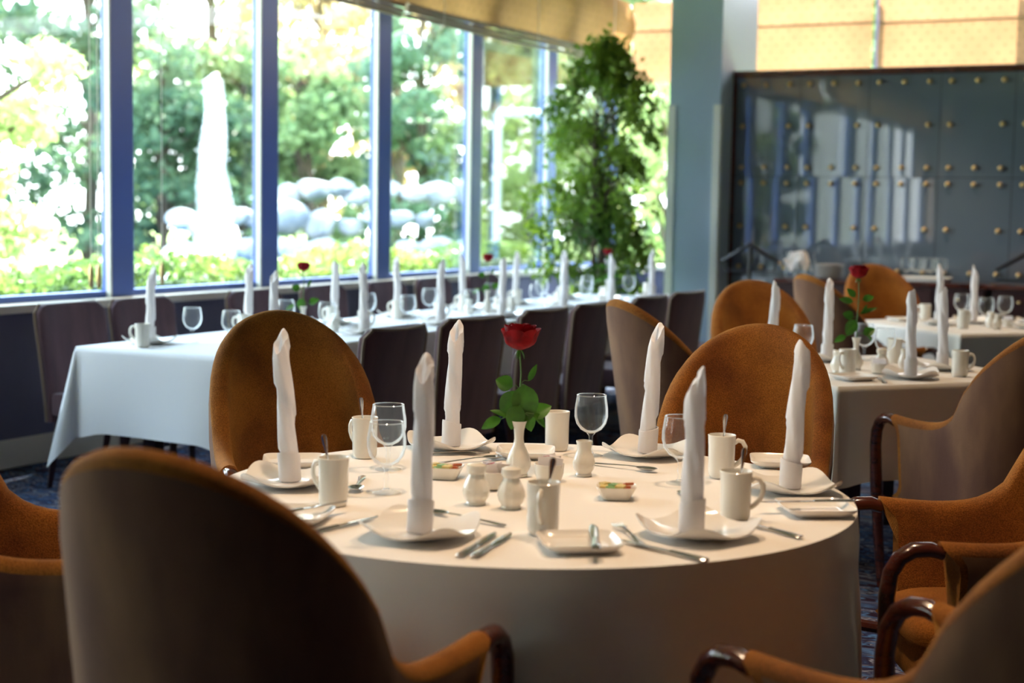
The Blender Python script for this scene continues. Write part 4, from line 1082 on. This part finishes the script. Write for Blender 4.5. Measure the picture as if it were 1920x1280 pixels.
# trees
def tree(label, x, y, h, rad, z0, m, n, size, seed, grp='trees in the garden'):
    rr = np.random.default_rng(seed); t = thing('tree', label, 'tree', (x, y, GZ))
    MB().tube([(0, 0, 0), (.1, .05, h*.35), (-.05, .1, h*.7), (0, 0, h*.93)], [.16*h/8, .13*h/8, .09*h/8, .03], 8).build('trunk', MT['bark'], t)
    b = MB(); cl = []
    nc = 34
    for i in range(nc):
        q = rr.random(); z = z0+(h-z0)*q; a = rr.uniform(0, 2*PI); wd = rad*math.sin(PI*min(.95, .18+.75*q))**.7; r_ = wd*math.sqrt(rr.random())
        e = np.array([r_*math.cos(a), r_*math.sin(a), z]); cl.append(e)
        b.tube([(0, 0, max(.2, z-.25*h*.6)), tuple(e*.5+np.array([0, 0, z*.5-.1*h*.5])), tuple(e)], [.05, .03, .012], 5)
    b.build('branches', MT['bark'], t)['kind'] = 'stuff'
    idx = rr.integers(0, nc, n); g_ = rr.normal(size=(n, 3)); g_ /= np.linalg.norm(g_, axis=1)[:, None]
    p = np.array(cl)[idx]+g_*(rad*.33*rr.random((n, 1))**.4)*np.array([1, 1, .75])
    p[:, 2] = np.maximum(p[:, 2], .1)
    leaves('foliage', p, size, m, t, .6)
TR = [
 ('pale sunlit leafy tree filling the far left window', -9.75, 8.75, 6.0, .95, .7, 0, 7000, .12),
 ('dark evergreen tree behind the pale tree at the left', -22.6, 24.4, 8, 2.2, .6, 2, 5000, .26),
 ('dark bushy tree behind the tall fountain, left side', -19.8, 23.4, 4.6, 1.7, .3, 2, 5000, .24),
 ('mid green tree behind the tall fountain, right side', -19.8, 26.0, 5.0, 1.7, .3, 1, 5000, .24),
 ('tall pale tree rising above the fountain', -27.0, 34.0, 11, 3.4, 1.5, 0, 4500, .34),
 ('yellow-green tall tree above the rock bank', -22.6, 33.0, 10, 2.3, 1.5, 3, 3800, .3),
 ('small green tree over the boulders, third window', -17.6, 25.2, 4.6, 1.4, .4, 1, 4200, .22),
 ('dark tree over the boulders, fourth window', -16.4, 27.6, 6.4, 1.5, .4, 4, 4600, .24),
 ('autumn yellow tree behind the fourth window', -19.6, 31.8, 9.0, 1.7, 2.0, 3, 3500, .26),
 ('blue-green tree seen in the fifth window, left side', -15.5, 28.6, 7.0, 1.3, .5, 1, 4200, .22),
 ('pale green tree in the fifth window behind the white frame', -13.9, 27.8, 5.4, 1.2, .4, 0, 4200, .2),
 ('yellow-leaved tree top in the fifth window', -18.2, 35.5, 10, 1.9, 4.0, 3, 3500, .26),
 ('pale green tree behind the white frame, right', -12.4, 27.0, 6.0, 1.3, .4, 0, 4000, .22),
 ('green tree farthest right behind the ficus', -10.8, 26.4, 6.5, 1.6, .4, 1, 5000, .22),
 ('dark green tree at the outer left', -24.8, 20.6, 7.5, 2.4, .4, 1, 5000, .26),
 ('added green tree dimming the sky outside the back windows behind the ficus', -5.2, 19.5, 4.6, 1.8, .2, 1, 6000, .2),  # this and the next two trees are added to darken the back windows
 ('added pale green tree dimming the sky outside the back windows behind the column', -2.0, 20.5, 3.2, 1.8, .2, 0, 5000, .2),
 ('added leafy tree dimming the sky outside the corner of window wall and back wall', -8.6, 22.0, 5.0, 1.7, .2, 0, 5000, .2),
 ('green tree mirrored in the blue glass, outside the windows by the camera', -7.85, 1.4, 5.4, .72, .3, 1, 6000, .12),
 ('second green tree mirrored in the blue glass, behind the other', -7.85, -.5, 5.2, .68, .3, 1, 5000, .12),
]
for i, (lb, x, y, h, rad, z0, mi, n, s_) in enumerate(TR):
    tree(lb, x, y, h, rad, z0, LEAF[mi], n, s_, 40+i)
# pale wing of the building, seen only mirrored in the blue glass
t = thing('building_wing', 'pale clad wing of the building mirrored in the blue glass wall', 'building', (-10.35, -6.6, GZ))
MB().box(-1.5, 1.5, -5.6, 6.6, 0, 7).build('wall', MT['cream'], t, smooth=False)
for j in range(9):
    for k in range(7):
        MB().box(1.505, 1.53, -5.58+1.355*j, -5.58+1.355*j+1.34, .01+k, .99+k).build('cladding_panel', MT['render'], t, smooth=False)
MB().box(-1.6, 1.6, -5.7, 6.7, 7, 7.2).build('roof', MT['cream'], t, smooth=False)
